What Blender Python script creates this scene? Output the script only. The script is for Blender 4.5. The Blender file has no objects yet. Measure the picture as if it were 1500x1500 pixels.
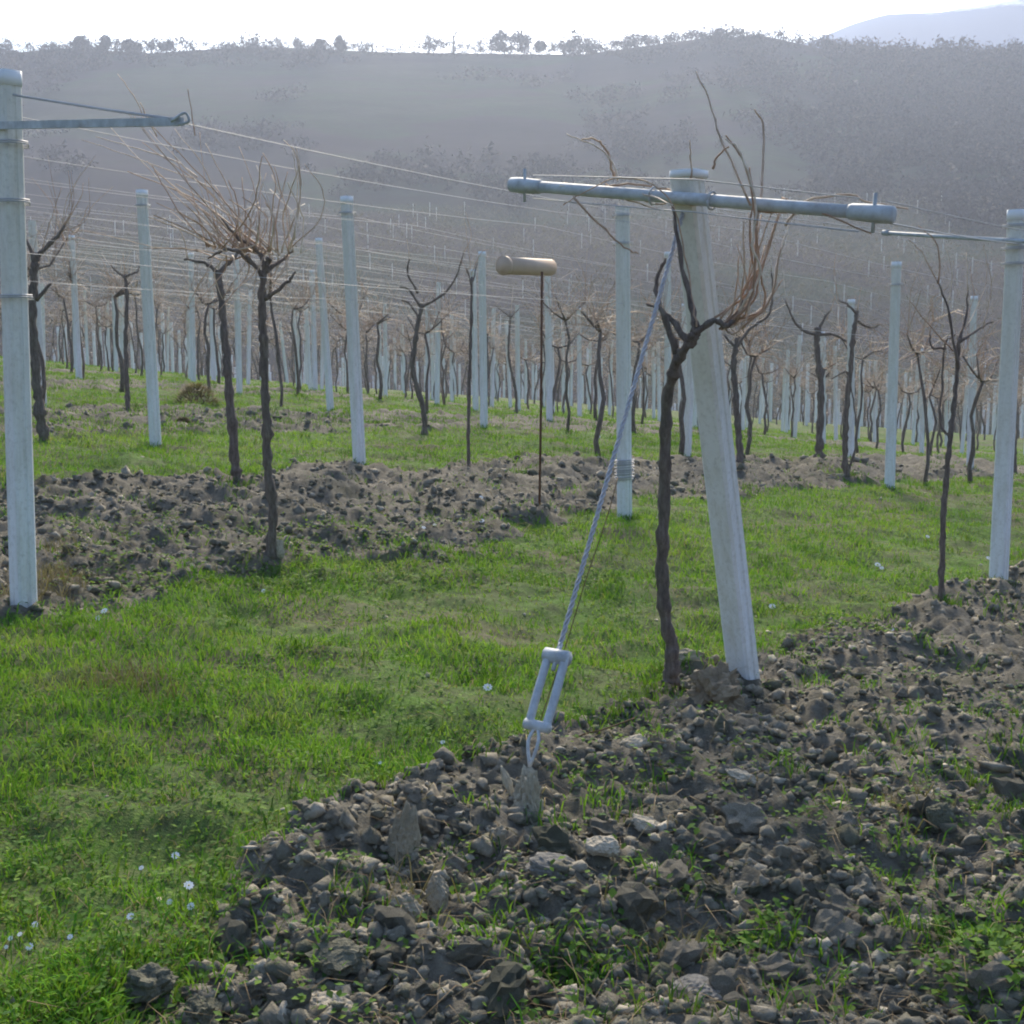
import bpy, math, random
import numpy as np
from mathutils import Vector, Matrix
rnd = random.Random(7)
R = np.random.default_rng(11)
SC = bpy.context.scene
COL = SC.collection

# ------------------------------------------------------------------ camera, world, sun, exposure
F = 1900.0
PITCH = math.atan(260 / F)
cam_d = bpy.data.cameras.new('camera'); cam = bpy.data.objects.new('camera', cam_d); COL.objects.link(cam)
cam.location = (0, 0, 0)
cam.rotation_euler = (math.pi / 2 - PITCH, 0, 0)
cam_d.sensor_width = 36; cam_d.lens = 36 * F / 1500
cam_d.clip_start = 0.05; cam_d.clip_end = 6000
SC.camera = cam
SUN_EL, SUN_AZ = math.radians(33), math.radians(1)      # ahead of the camera, a little right
w = bpy.data.worlds.new('World'); SC.world = w; w.use_nodes = True
nt = w.node_tree; bg = nt.nodes['Background']
sky = nt.nodes.new('ShaderNodeTexSky'); sky.sky_type = 'NISHITA'; sky.sun_disc = False
sky.sun_elevation = SUN_EL; sky.sun_rotation = SUN_AZ; sky.air_density = 1.0; sky.dust_density = 0.8; sky.ozone_density = 1.0
nt.links.new(sky.outputs[0], bg.inputs[0]); bg.inputs[1].default_value = 0.10
sd = bpy.data.lights.new('sun', 'SUN'); so = bpy.data.objects.new('sun', sd); COL.objects.link(so)
sd.energy = 3.4; sd.angle = math.radians(16); sd.color = (1.0, 0.87, 0.68)
sv = Vector((math.sin(SUN_AZ) * math.cos(SUN_EL), math.cos(SUN_AZ) * math.cos(SUN_EL), math.sin(SUN_EL)))
so.rotation_euler = sv.to_track_quat('Z', 'Y').to_euler(); so.location = (0, 0, 60)
SC.view_settings.view_transform = 'Standard'; SC.view_settings.look = 'None'
SC.view_settings.gamma = 1; SC.view_settings.use_curve_mapping = False
SC.view_settings.exposure = 1.3
SC.cycles.volume_bounces = 1
SC.cycles.max_bounces = 6
SC.cycles.filter_width = 2.0
HAZE_DENSITY, HAZE_G = 0.0005, 0.52

# ------------------------------------------------------------------ terrain model
def ray(u, v):
    a = (u - 750) / F; b = -(v - 750) / F
    return a, math.cos(PITCH) + b * math.sin(PITCH), -math.sin(PITCH) + b * math.cos(PITCH)
def px(u, v, D):
    a, b, c = ray(u, v)
    return Vector((D * a / b, D, D * c / b))
def slope_of(v, u=750):
    a, b, c = ray(u, v); return c / b
RD = np.array((0.635, 0.7725)); RD /= np.linalg.norm(RD)     # direction of the vine rows
RN = np.array((-RD[1], RD[0]))                               # across the rows, away from the camera
def sn(s, n): return s * RD[0] + n * RN[0], s * RD[1] + n * RN[1]
def to_sn(x, y): return x * RD[0] + y * RD[1], x * RN[0] + y * RN[1]

BASES = [(-2.45, 6.39, -1.32), (3.39, 8.88, -1.73), (1.13, 6.15, -1.64), (.066, 4.83, -1.60), (-3.69, 13.4, -1.12), (-1.47, 12.5, -1.28),
         (.93, 10.65, -1.47), (4.35, 14.85, -1.75), (-7.88, 23.7, -.8), (-6.79, 27.8, -.86), (-7.16, 31.3, -.97), (-2.88, 20.6, -1.07),
         (-.42, 19.3, -1.36), (-.69, 24.2, -1.38), (.65, 22.6, -1.43), (1.67, 32.1, -1.92), (2.51, 36.9, -2.31), (5.02, 19.15, -1.98),
         (9.88, 31.2, -2.9), (7.03, 19.8, -1.99), (9.7, 45.4, -3.56), (-13.9, 38.8, -1.01), (-6.6, 40.2, -1.67), (-4, 40.1, -2.09),
         (-2.57, 41.8, -2.18), (3.37, 25.3, -1.9), (0, 2.6, -1.62), (-1.5, 3, -1.55), (1.5, 3, -1.68), (13, 30, -3.1), (-5, 7, -1.2)]
B = np.array(BASES)
A_ = np.c_[np.ones(len(B)), B[:, 0], B[:, 1]]
wt = 1 / (3 + B[:, 1]); PL = np.linalg.lstsq(A_ * wt[:, None], B[:, 2] * wt, rcond=None)[0]
RES = B[:, 2] - A_ @ PL
SIG = 1.8 + 0.10 * B[:, 1]
def near_z(x, y):
    x = np.asarray(x, float); y = np.asarray(y, float)
    num = np.zeros(x.shape); den = np.full(x.shape, 0.08)
    for (bx, by, _), r, s in zip(BASES, RES, SIG):
        q = np.exp(-((x - bx) ** 2 + (y - by) ** 2) / (2 * s * s)); num += q * r; den += q
    return PL[0] + PL[1] * x + PL[2] * y + num / den
# skyline as seen from the vineyard: image column -> image row of the bare ridge
SKY_U = [-700, -300, 0, 120, 300, 450, 560, 700, 850, 930, 1020, 1100, 1180, 1260, 1340, 1420, 1500, 1800, 2300]
SKY_V = [120, 80, 73, 70, 69, 68, 70, 70, 72, 62, 52, 52, 66, 78, 84, 84, 80, 110, 160]
SKY_A = [(u - 750) / F for u in SKY_U]; SKY_T = [slope_of(v) for v in SKY_V]
def vnoise(x, y, sc, seed=0):
    x = np.asarray(x, float) / sc + seed * 17.31; y = np.asarray(y, float) / sc + seed * 9.77
    xi = np.floor(x); yi = np.floor(y); fx = x - xi; fy = y - yi
    fx = fx * fx * (3 - 2 * fx); fy = fy * fy * (3 - 2 * fy)
    def h(a, b):
        v = np.sin(a * 127.1 + b * 311.7 + seed * 74.7) * 43758.5453
        return v - np.floor(v)
    return (h(xi, yi) * (1 - fx) + h(xi + 1, yi) * fx) * (1 - fy) + (h(xi, yi + 1) * (1 - fx) + h(xi + 1, yi + 1) * fx) * fy
def fbm(x, y, sc, o=4, seed=0, gain=.5):
    r = 0; a = 1; t = 0
    for i in range(o):
        r = r + a * vnoise(x, y, sc / 2 ** i, seed + i); t += a; a *= gain
    return r / t
def sstep(a, b, x):
    t = np.clip((x - a) / (b - a), 0, 1); return t * t * (3 - 2 * t)
def terrain(x, y):
    x = np.asarray(x, float); y = np.asarray(y, float)
    r = np.maximum(np.hypot(x, y), 1e-3)
    yy = np.where(y > 0.35 * r, y, np.maximum(r * .8, 0.35 * r))
    k = np.minimum(1.0, 44.0 / np.maximum(yy, 1e-3))
    zn = near_z(np.clip(x * k, -40, 40), np.clip(y * k, -25, 44))
    az = np.clip(x / np.maximum(yy, 1e-3), -1, 1)
    rs = np.interp(az, SKY_A, SKY_T)
    RY = 400.0
    zr = RY * rs
    # valley beyond the crest of the near slope, then the far hill
    drop = zn - 0.03 * np.maximum(yy - 44, 0) - np.clip(yy - 56, 0, 66) ** 1.25 * 0.045
    z120 = -12.0 + 0 * yy
    far = np.interp(yy.ravel(), [0, 120, 160, 200, 300, RY], [0, 0, .06, .2, .52, 1.0]).reshape(yy.shape)
    t1 = np.clip((yy - 120) / 280, 0, 1)
    far = 0.62 * t1 + 0.38 * t1 ** 1.9
    hill = z120 + (zr - z120) * far
    back = sstep(RY, 760, yy)
    hill = np.where(yy > RY, zr * (1 - back) - 10 * back, hill)
    und = (fbm(x, y, 46, 3, 5) - .5) * 7 * sstep(120, 200, yy) * (1 - sstep(330, 395, yy))
    m = sstep(95, 150, yy)
    return drop * (1 - m) + (hill + und) * m
def tz(x, y): return float(terrain(np.array([x]), np.array([y]))[0])
def tilled(x, y):
    s, n = to_sn(np.asarray(x, float), np.asarray(y, float))
    n0 = n; nb = np.interp(s, [1.3, 1.9, 2.3, 2.6, 3.0, 5.0, 12], [2.25, 2.42, 2.8, 2.98, 3.05, 3.12, 3.15])
    m = sstep(.08, -.08, n0 - nb + (fbm(x, y, .9, 2, 3) - .5) * .3 + (fbm(x, y, .2, 2, 8) - .5) * .16)
    n = n + (fbm(x, y, 1.7, 3, 3) - .5) * 1.3 + (fbm(x, y, .35, 3, 8) - .5) * .6
    for a, b in ((6.05, 8.9), (12.2, 14.8), (18.2, 20.8), (24.2, 26.8)):
        a_ = np.interp(s, [4, 6, 9], [5.55, 5.75, 6.3]) if a < 7 else a
        m = np.maximum(m, sstep(-.12, .12, n - a_) * sstep(b + .15, b - .15, n) * (1 if a < 7 else .75))
    r = np.hypot(x, y)
    return m * (1 - sstep(34, 46, r))
def micro(x, y):
    x = np.asarray(x, float); y = np.asarray(y, float)
    r = np.hypot(x, y); t = tilled(x, y)
    a = fbm(x, y, .34, 3, 21); b = np.abs(fbm(x, y, .15, 3, 31) - .5) * 2; c = fbm(x, y, .06, 2, 41)
    till = (a - .5) * .22 + (.45 - b) * .09 + (c - .5) * .05 + .012
    g = (fbm(x, y, .6, 3, 51) - .5) * .13 + (fbm(x, y, .16, 2, 61) - .5) * .06
    fade = 1 - sstep(25, 60, r)
    return (till * t + g * (1 - t)) * fade
def gz(x, y):
    return float(terrain(np.array([x]), np.array([y]))[0] + micro(np.array([x]), np.array([y]))[0])
def on_ground(u, v, it=30):
    a, b, c = ray(u, v); D = 1.6 / max(-c / b, .02)
    for _ in range(it):
        z = tz(D * a / b, D); D += (z / (c / b) - D) * .6
    return Vector((D * a / b, D, gz(D * a / b, D)))

# ------------------------------------------------------------------ mesh helpers
class MB:
    def __init__(s): s.v = []; s.f = []; s.n = 0; s.a = []
    def add(s, v, f, a=None):
        v = np.asarray(v, float).reshape(-1, 3)
        f = [tuple(int(i) + s.n for i in q) for q in f]
        s.v.append(v); s.f += f; s.n += len(v)
        s.a.append(np.full(len(v), a if a is not None else 0.0))
    def mesh(s, name, smooth=True):
        me = bpy.data.meshes.new(name)
        V = np.concatenate(s.v) if s.v else np.zeros((0, 3))
        me.from_pydata(V.tolist(), [], s.f)
        if smooth: me.polygons.foreach_set('use_smooth', np.ones(len(me.polygons), bool))
        at = me.attributes.new('vary', 'FLOAT', 'POINT'); at.data.foreach_set('value', np.concatenate(s.a).astype(np.float32))
        me.update(); return me
def raw_mesh(name, V, Fc, vary=None, smooth=False, extra=None):
    """V (n,3); Fc (m,k) equal-size faces"""
    me = bpy.data.meshes.new(name); V = np.ascontiguousarray(V, np.float32); Fc = np.ascontiguousarray(Fc, np.int32)
    k = Fc.shape[1]
    me.vertices.add(len(V)); me.vertices.foreach_set('co', V.ravel())
    me.loops.add(Fc.size); me.loops.foreach_set('vertex_index', Fc.ravel())
    me.polygons.add(len(Fc)); me.polygons.foreach_set('loop_start', np.arange(0, Fc.size, k, dtype=np.int32))
    me.polygons.foreach_set('use_smooth', np.full(len(Fc), smooth))
    if vary is not None:
        at = me.attributes.new('vary', 'FLOAT', 'POINT'); at.data.foreach_set('value', np.ascontiguousarray(vary, np.float32))
    for k2, val in (extra or {}).items():
        at = me.attributes.new(k2, 'FLOAT', 'POINT'); at.data.foreach_set('value', np.ascontiguousarray(val, np.float32))
    me.update(calc_edges=True); me.validate(); return me
def obj(name, me, mat, parent=None, loc=None, rot=None):
    if isinstance(me, MB): me = me.mesh(name)
    o = bpy.data.objects.new(name, me); COL.objects.link(o)
    if mat and not me.materials: me.materials.append(mat)
    if parent: o.parent = parent
    if loc is not None: o.location = loc
    if rot is not None: o.rotation_euler = rot
    return o
def tag(o, label=None, cat=None, group=None, kind=None):
    if label: o['label'] = label
    if cat: o['category'] = cat
    if group: o['group'] = group
    if kind: o['kind'] = kind
    return o
def thing(name, label, cat, loc, group=None, rot=None):
    o = bpy.data.objects.new(name, None); COL.objects.link(o); o.location = loc; o.empty_display_size = .1
    if rot is not None: o.rotation_euler = rot
    return tag(o, label, cat, group)
def copy_tree(o, label=None):
    c = o.copy(); COL.objects.link(c)
    if label: c['label'] = label
    for ch in o.children:
        d = ch.copy(); COL.objects.link(d); d.parent = c
        for g in ch.children:
            e = g.copy(); COL.objects.link(e); e.parent = d
    return c
def tube(m, pts, rad, sides=6, cap=True, rough=0, seed=0, a=None):
    P = [Vector(p) for p in pts]; n = len(P)
    if not hasattr(rad, '__len__'): rad = [rad] * n
    rr = random.Random(seed)
    t0 = (P[1] - P[0]).normalized(); up = Vector((0, 0, 1)) if abs(t0.z) < .9 else Vector((1, 0, 0))
    u = t0.cross(up).normalized(); V = []
    for i in range(n):
        t = (P[min(i + 1, n - 1)] - P[max(i - 1, 0)]).normalized()
        u = (u - t * u.dot(t)).normalized(); w_ = t.cross(u)
        for k in range(sides):
            an = 2 * math.pi * k / sides; q = rad[i] * (1 + (rr.random() - .5) * 2 * rough)
            V.append(P[i] + (u * math.cos(an) + w_ * math.sin(an)) * q)
    Fs = []
    for i in range(n - 1):
        for k in range(sides):
            k2 = (k + 1) % sides
            Fs.append((i * sides + k, i * sides + k2, (i + 1) * sides + k2, (i + 1) * sides + k))
    if cap: Fs.append(tuple(range(sides - 1, -1, -1))); Fs.append(tuple((n - 1) * sides + k for k in range(sides)))
    m.add([tuple(v) for v in V], Fs, a)
def spline(pts, k=5, jit=0, seed=0):
    rr = random.Random(seed); P = [Vector(p) for p in pts]; out = []
    E_ = [P[0] * 2 - P[1]] + P + [P[-1] * 2 - P[-2]]
    for i in range(1, len(E_) - 2):
        for j in range(k):
            t = j / k; a, b, c, d = E_[i - 1:i + 3]
            q = .5 * ((2 * b) + (c - a) * t + (2 * a - 5 * b + 4 * c - d) * t * t + (3 * b - a - 3 * c + d) * t ** 3)
            if jit: q += Vector((rr.uniform(-1, 1), rr.uniform(-1, 1), rr.uniform(-1, 1))) * jit
            out.append(q)
    out.append(P[-1]); return out
def box(m, c, s, rotz=0, bev=.0):
    cx, cy, cz = c; sx, sy, sz = (s[0] / 2, s[1] / 2, s[2] / 2)
    b = bev
    ring = [(sx - b, -sy), (sx, -sy + b), (sx, sy - b), (sx - b, sy), (-sx + b, sy), (-sx, sy - b), (-sx, -sy + b), (-sx + b, -sy)] if b else [(sx, -sy), (sx, sy), (-sx, sy), (-sx, -sy)]
    n = len(ring); ca, sa = math.cos(rotz), math.sin(rotz); V = []
    for z, k in ((-sz, 1), (sz, 1)):
        for x, y in ring: V.append((cx + x * ca - y * sa, cy + x * sa + y * ca, cz + z))
    Fs = [(i, (i + 1) % n, n + (i + 1) % n, n + i) for i in range(n)] + [tuple(range(n - 1, -1, -1)), tuple(range(n, 2 * n))]
    m.add(V, Fs)
def ico(sub):
    import bmesh
    b = bmesh.new(); bmesh.ops.create_icosphere(b, subdivisions=sub, radius=1)
    V = np.array([v.co[:] for v in b.verts]); Fs = np.array([[v.index for v in f.verts] for f in b.faces]); b.free(); return V, Fs
ICO = {k: ico(k) for k in (1, 2, 3, 4)}
def lump(seed, sub=2, ang=.35, sq=(1, 1, .75)):
    V, Fs = ICO[sub]; r = np.random.default_rng(seed); V = V.copy()
    for _ in range(7):                         # chop with random planes: angular lump
        d = r.normal(size=3); d /= np.linalg.norm(d); lim = r.uniform(.55, .85)
        p = V @ d; V -= np.outer(np.clip(p - lim, 0, None) * .85, d)
    d = r.normal(size=(4, 3)) * 3.1; ph = r.uniform(0, 6, 4)
    nz = sum(np.sin(V @ d[i] + ph[i]) for i in range(4)) / 4
    d2 = r.normal(size=(4, 3)) * 7; nz2 = sum(np.sin(V @ d2[i] + ph[i]) for i in range(4)) / 4
    d3 = r.normal(size=(4, 3)) * 13; nz3 = sum(np.abs(np.sin(V @ d3[i] + ph[i])) for i in range(4)) / 4 - .6
    V *= (1 + nz * ang * .8 + nz2 * ang * .7 + nz3 * ang * .5 * (sub > 1) + r.normal(size=len(V)) * ang * .15)[:, None]
    return V * np.array(sq), Fs

# ------------------------------------------------------------------ materials
def mat(name, build):
    m = bpy.data.materials.new(name); m.use_nodes = True; t = m.node_tree
    b = t.nodes['Principled BSDF']; b.inputs['Specular IOR Level'].default_value = .3
    build(t, b); return m
def N(t, k, **kw):
    n = t.nodes.new(k)
    for a, v in kw.items():
        if a in n.inputs: n.inputs[a].default_value = v
        else: setattr(n, a, v)
    return n
def ramp(t, fac, stops):
    r = N(t, 'ShaderNodeValToRGB'); e = r.color_ramp.elements
    while len(e) < len(stops): e.new(.5)
    for i, (p, c) in enumerate(stops): e[i].position = p; e[i].color = (*c, 1)
    t.links.new(fac, r.inputs[0]); return r.outputs[0]
def noise(t, scale, det=4, rough=.6, coord='Object', sc3=None):
    c = N(t, 'ShaderNodeTexCoord'); n = N(t, 'ShaderNodeTexNoise'); n.inputs['Scale'].default_value = scale
    n.inputs['Detail'].default_value = det; n.inputs['Roughness'].default_value = rough
    if sc3:
        mp = N(t, 'ShaderNodeMapping'); mp.inputs['Scale'].default_value = sc3
        t.links.new(c.outputs[coord], mp.inputs[0]); t.links.new(mp.outputs[0], n.inputs['Vector'])
    else: t.links.new(c.outputs[coord], n.inputs['Vector'])
    return n.outputs['Fac']
def mix(t, fac, a, b, mode='MIX'):
    m = N(t, 'ShaderNodeMix', data_type='RGBA', blend_type=mode)
    for s, k in ((fac, 0), (a, 6), (b, 7)):
        if isinstance(s, (int, float)): m.inputs[k].default_value = s
        elif isinstance(s, tuple): m.inputs[k].default_value = (*s, 1)
        else: t.links.new(s, m.inputs[k])
    return m.outputs[2]
def bump(t, b, h, strength=.5, dist=.02):
    n = N(t, 'ShaderNodeBump'); n.inputs['Strength'].default_value = strength; n.inputs['Distance'].default_value = dist
    t.links.new(h, n.inputs['Height']); t.links.new(n.outputs[0], b.inputs['Normal'])
def attr(t, name='vary'): return N(t, 'ShaderNodeAttribute', attribute_name=name).outputs['Fac']
def rndobj(t): return N(t, 'ShaderNodeObjectInfo').outputs['Random']
def fx_soil(t, b):
    a = noise(t, 2.2, 5); c = noise(t, 22, 6, .7); d = noise(t, 95, 4, .7)
    base = ramp(t, a, [(.3, (.11, .112, .08)), (.5, (.18, .168, .135)), (.7, (.25, .23, .185))])
    col = mix(t, ramp(t, c, [(.35, (0, 0, 0)), (.65, (1, 1, 1))]), mix(t, .6, base, (.062, .058, .05)), base)
    t.links.new(col, b.inputs['Base Color']); b.inputs['Roughness'].default_value = .95; b.inputs['Specular IOR Level'].default_value = .15
    s = N(t, 'ShaderNodeMath', operation='ADD'); t.links.new(c, s.inputs[0]); t.links.new(d, s.inputs[1]); bump(t, b, s.outputs[0], .8, .02)
M_soil = mat('tilled_clay_soil', fx_soil)
def fx_clod(t, b):
    c = noise(t, 18, 6, .7, 'Object'); d = noise(t, 70, 4, .7, 'Object')
    v = N(t, 'ShaderNodeMath', operation='ADD'); t.links.new(attr(t), v.inputs[0]); t.links.new(rndobj(t), v.inputs[1])
    fr = N(t, 'ShaderNodeMath', operation='FRACT'); t.links.new(v.outputs[0], fr.inputs[0])
    base = ramp(t, fr.outputs[0], [(0, (.11, .115, .08)), (.3, (.19, .178, .142)), (.6, (.26, .238, .19)), (.9, (.33, .30, .24)), (1, (.48, .44, .36))])
    base = mix(t, ramp(t, c, [(.38, (0, 0, 0)), (.62, (1, 1, 1))]), mix(t, .5, base, (.075, .075, .055)), base)
    t.links.new(base, b.inputs['Base Color']); b.inputs['Roughness'].default_value = .95; b.inputs['Specular IOR Level'].default_value = .15
    s = N(t, 'ShaderNodeMath', operation='ADD'); t.links.new(c, s.inputs[0]); t.links.new(d, s.inputs[1]); bump(t, b, s.outputs[0], .8, .012)
M_clod = mat('clay_clod', fx_clod)
def fx_rock(c0, c1):
    def f(t, b):
        a = noise(t, 9, 5, .65); d = noise(t, 60, 4, .7)
        col = mix(t, ramp(t, a, [(.35, (0, 0, 0)), (.65, (1, 1, 1))]), c0, c1)
        col = mix(t, ramp(t, d, [(.45, (0, 0, 0)), (.7, (.5, .5, .5))]), col, tuple(x * .55 for x in c0))
        t.links.new(col, b.inputs['Base Color']); b.inputs['Roughness'].default_value = .9
        s = N(t, 'ShaderNodeMath', operation='ADD'); t.links.new(a, s.inputs[0]); t.links.new(d, s.inputs[1]); bump(t, b, s.outputs[0], .7, .012)
    return f
M_rock = mat('pale_limestone', fx_rock((.34, .30, .225), (.50, .45, .36)))
M_rockd = mat('grey_stone', fx_rock((.15, .145, .13), (.22, .21, .19)))
M_stump = mat('broken_concrete', fx_rock((.32, .29, .22), (.48, .44, .34)))
M_earth = mat('crumbling_tan_earth', fx_rock((.22, .175, .12), (.33, .27, .19)))
M_clay = mat('pale_clay_lump', fx_rock((.23, .20, .145), (.36, .32, .24)))
def fx_turf(t, b):
    a = noise(t, 1.3, 5, .65); c = noise(t, 14, 6, .75); d = noise(t, 80, 3, .7)
    g = ramp(t, c, [(.3, (.05, .07, .03)), (.5, (.08, .15, .03)), (.7, (.13, .24, .04))])
    br = ramp(t, c, [(.3, (.09, .085, .055)), (.7, (.17, .17, .10))])
    col = mix(t, ramp(t, a, [(.40, (0, 0, 0)), (.64, (1, 1, 1))]), g, br)
    t.links.new(col, b.inputs['Base Color']); b.inputs['Roughness'].default_value = .95; b.inputs['Specular IOR Level'].default_value = .1
    s = N(t, 'ShaderNodeMath', operation='ADD'); t.links.new(c, s.inputs[0]); t.links.new(d, s.inputs[1]); bump(t, b, s.outputs[0], .7, .03)
M_turf = mat('mossy_turf', fx_turf)
def fx_hill(t, b):
    a = noise(t, .011, 4, .55, 'Object', (1, 1.7, 2)); c = noise(t, .09, 5, .7, 'Object', (.5, 1.4, 1)); d = noise(t, .5, 4, .7)
    col = ramp(t, a, [(.36, (.062, .052, .055)), (.47, (.075, .062, .06)), (.53, (.064, .082, .05)), (.62, (.085, .084, .066)), (.72, (.072, .058, .058))])
    col = mix(t, ramp(t, c, [(.35, (.6, .6, .6)), (.6, (0, 0, 0))]), col, (.055, .05, .045))
    col = mix(t, ramp(t, d, [(.4, (.35, .35, .35)), (.6, (0, 0, 0))]), col, (.06, .055, .045))
    t.links.new(col, b.inputs['Base Color']); b.inputs['Roughness'].default_value = 1; b.inputs['Specular IOR Level'].default_value = 0
M_hill = mat('winter_hillside', fx_hill)
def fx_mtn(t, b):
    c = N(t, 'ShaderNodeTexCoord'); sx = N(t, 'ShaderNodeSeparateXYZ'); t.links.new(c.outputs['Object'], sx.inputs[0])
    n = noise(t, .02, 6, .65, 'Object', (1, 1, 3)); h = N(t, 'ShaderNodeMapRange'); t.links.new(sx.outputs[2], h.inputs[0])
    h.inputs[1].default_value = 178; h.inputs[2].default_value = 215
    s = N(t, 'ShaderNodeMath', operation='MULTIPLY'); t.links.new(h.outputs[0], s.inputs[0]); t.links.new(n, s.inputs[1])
    col = mix(t, ramp(t, s.outputs[0], [(.26, (0, 0, 0)), (.34, (1, 1, 1))]), (.045, .085, .19), (.85, .87, .9))  # blue of distant haze put into the rock colour, snow patches higher up
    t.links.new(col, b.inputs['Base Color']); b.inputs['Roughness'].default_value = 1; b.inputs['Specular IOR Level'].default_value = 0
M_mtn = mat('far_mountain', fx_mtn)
def fx_conc(t, b):
    c = N(t, 'ShaderNodeTexCoord'); sx = N(t, 'ShaderNodeSeparateXYZ'); t.links.new(c.outputs['Object'], sx.inputs[0])
    n1 = noise(t, 3, 5, .65, 'Object', (6, 6, 1)); n2 = noise(t, 45, 5, .7); n3 = noise(t, 5, 4, .6)
    ad = N(t, 'ShaderNodeMath', operation='MULTIPLY_ADD'); t.links.new(n3, ad.inputs[0]); ad.inputs[1].default_value = .9; t.links.new(sx.outputs[2], ad.inputs[2])
    h = ramp(t, ad.outputs[0], [(.3, (0, 0, 0)), (1, (1, 1, 1))]); mr = N(t, 'ShaderNodeMapRange'); t.links.new(ad.outputs[0], mr.inputs[0]); mr.inputs[1].default_value = .9; mr.inputs[2].default_value = 2.0
    col = mix(t, mr.outputs[0], (.76, .78, .81), (.68, .68, .63))  # bluish glare tint put into the lower colour, greenish stain towards the top
    col = mix(t, ramp(t, n1, [(.45, (0, 0, 0)), (.68, (.45, .45, .45))]), col, (.50, .48, .40))
    col = mix(t, ramp(t, n2, [(.5, (0, 0, 0)), (.75, (.4, .4, .4))]), col, (.28, .27, .23))
    t.links.new(col, b.inputs['Base Color']); b.inputs['Roughness'].default_value = .85
    bump(t, b, n2, .35, .004)
M_conc = mat('weathered_concrete', fx_conc)
def fx_zinc(t, b):
    n = noise(t, 14, 5, .65); n2 = noise(t, 90, 3)
    t.links.new(mix(t, ramp(t, n, [(.35, (0, 0, 0)), (.65, (1, 1, 1))]), mix(t, ramp(t, noise(t, 3, 4, .7, 'Object', (1, 4, 4)), [(.5, (0, 0, 0)), (.7, (.7, .7, .7))]), (.34, .37, .40), (.30, .26, .22)), (.52, .57, .61)), b.inputs['Base Color'])
    b.inputs['Metallic'].default_value = .15; t.links.new(ramp(t, n2, [(.3, (.55,) * 3), (.7, (.75,) * 3)]), b.inputs['Roughness']); bump(t, b, n2, .15, .002)
M_zinc = mat('galvanised_steel', fx_zinc)
M_wire = mat('galvanised_wire', lambda t, b: (b.inputs['Base Color'].__setattr__('default_value', (.42, .43, .46, 1)), b.inputs['Metallic'].__setattr__('default_value', .2), b.inputs['Roughness'].__setattr__('default_value', .6)))
def fx_rust(t, b):
    n = noise(t, 30, 4); t.links.new(mix(t, n, (.07, .03, .018), (.17, .09, .055)), b.inputs['Base Color']); b.inputs['Roughness'].default_value = .85
M_rust = mat('rusty_iron', fx_rust)
def fx_tan(t, b):
    n = noise(t, 12, 5); t.links.new(mix(t, n, (.44, .33, .25), (.60, .47, .36)), b.inputs['Base Color']); b.inputs['Roughness'].default_value = .6
M_tan = mat('tan_clay_pipe', fx_tan)
def fx_bark(t, b):
    n = noise(t, 10, 6, .75, 'Object', (5, 5, 1)); n2 = noise(t, 4, 3)
    c = ramp(t, n, [(.3, (.06, .048, .043)), (.5, (.15, .12, .105)), (.72, (.27, .23, .20))])
    t.links.new(mix(t, ramp(t, n2, [(.5, (0, 0, 0)), (.75, (.5, .5, .5))]), c, (.11, .12, .095)), b.inputs['Base Color']); b.inputs['Roughness'].default_value = .95
    bump(t, b, n, .9, .012)
M_bark = mat('vine_bark', fx_bark)
def fx_cane(t, b):
    v = attr(t); n = noise(t, 20, 3)
    c = ramp(t, v, [(0, (.34, .22, .15)), (.4, (.46, .32, .22)), (.75, (.56, .44, .33)), (1, (.7, .62, .52))])
    t.links.new(mix(t, ramp(t, n, [(.4, (0, 0, 0)), (.7, (.5, .5, .5))]), c, (.18, .115, .085)), b.inputs['Base Color']); b.inputs['Roughness'].default_value = .6
M_cane = mat('vine_cane', fx_cane)
def leafy(stops, trans=.35):
    def f(t, b):
        col = ramp(t, attr(t), stops); t.links.new(col, b.inputs['Base Color']); b.inputs['Roughness'].default_value = .75; b.inputs['Specular IOR Level'].default_value = .08
        tr = N(t, 'ShaderNodeBsdfTranslucent'); t.links.new(mix(t, .5, col, (.22, .30, .03)), tr.inputs[0])
        ms = N(t, 'ShaderNodeMixShader'); ms.inputs[0].default_value = trans
        t.links.new(b.outputs[0], ms.inputs[1]); t.links.new(tr.outputs[0], ms.inputs[2])
        t.links.new(ms.outputs[0], t.nodes['Material Output'].inputs[0])
    return f
M_grass = mat('grass_blades', leafy([(0, (.018, .085, .012)), (.25, (.05, .19, .015)), (.5, (.11, .31, .022)), (.85, (.25, .43, .045)), (.93, (.22, .2, .10)), (1, (.32, .26, .15))]))
M_weed = mat('weed_leaves', leafy([(0, (.04, .10, .03)), (.5, (.10, .20, .04)), (1, (.19, .30, .05))]))
M_dry = mat('dry_grass', leafy([(0, (.13, .09, .055)), (.5, (.22, .16, .09)), (1, (.34, .27, .17))], .2))
M_twig = mat('bare_twigs', leafy([(0, (.07, .055, .05)), (.5, (.12, .095, .08)), (1, (.17, .135, .105))], .15))
M_scrub = mat('hill_scrub_twigs', leafy([(0, (.04, .034, .033)), (.5, (.062, .052, .048)), (1, (.085, .072, .062))], 0.0))
M_vines = mat('far_vine_canes', leafy([(0, (.09, .06, .056)), (.5, (.15, .105, .095)), (1, (.22, .16, .14))], .15))
M_ever = mat('evergreen_leaves', leafy([(0, (.03, .04, .02)), (.5, (.055, .065, .03)), (1, (.085, .09, .045))], .15))
M_petal = mat('white_petals', lambda t, b: (b.inputs['Base Color'].__setattr__('default_value', (.88, .87, .84, 1)), b.inputs['Roughness'].__setattr__('default_value', 1), b.inputs['Specular IOR Level'].__setattr__('default_value', 0)))
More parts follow.
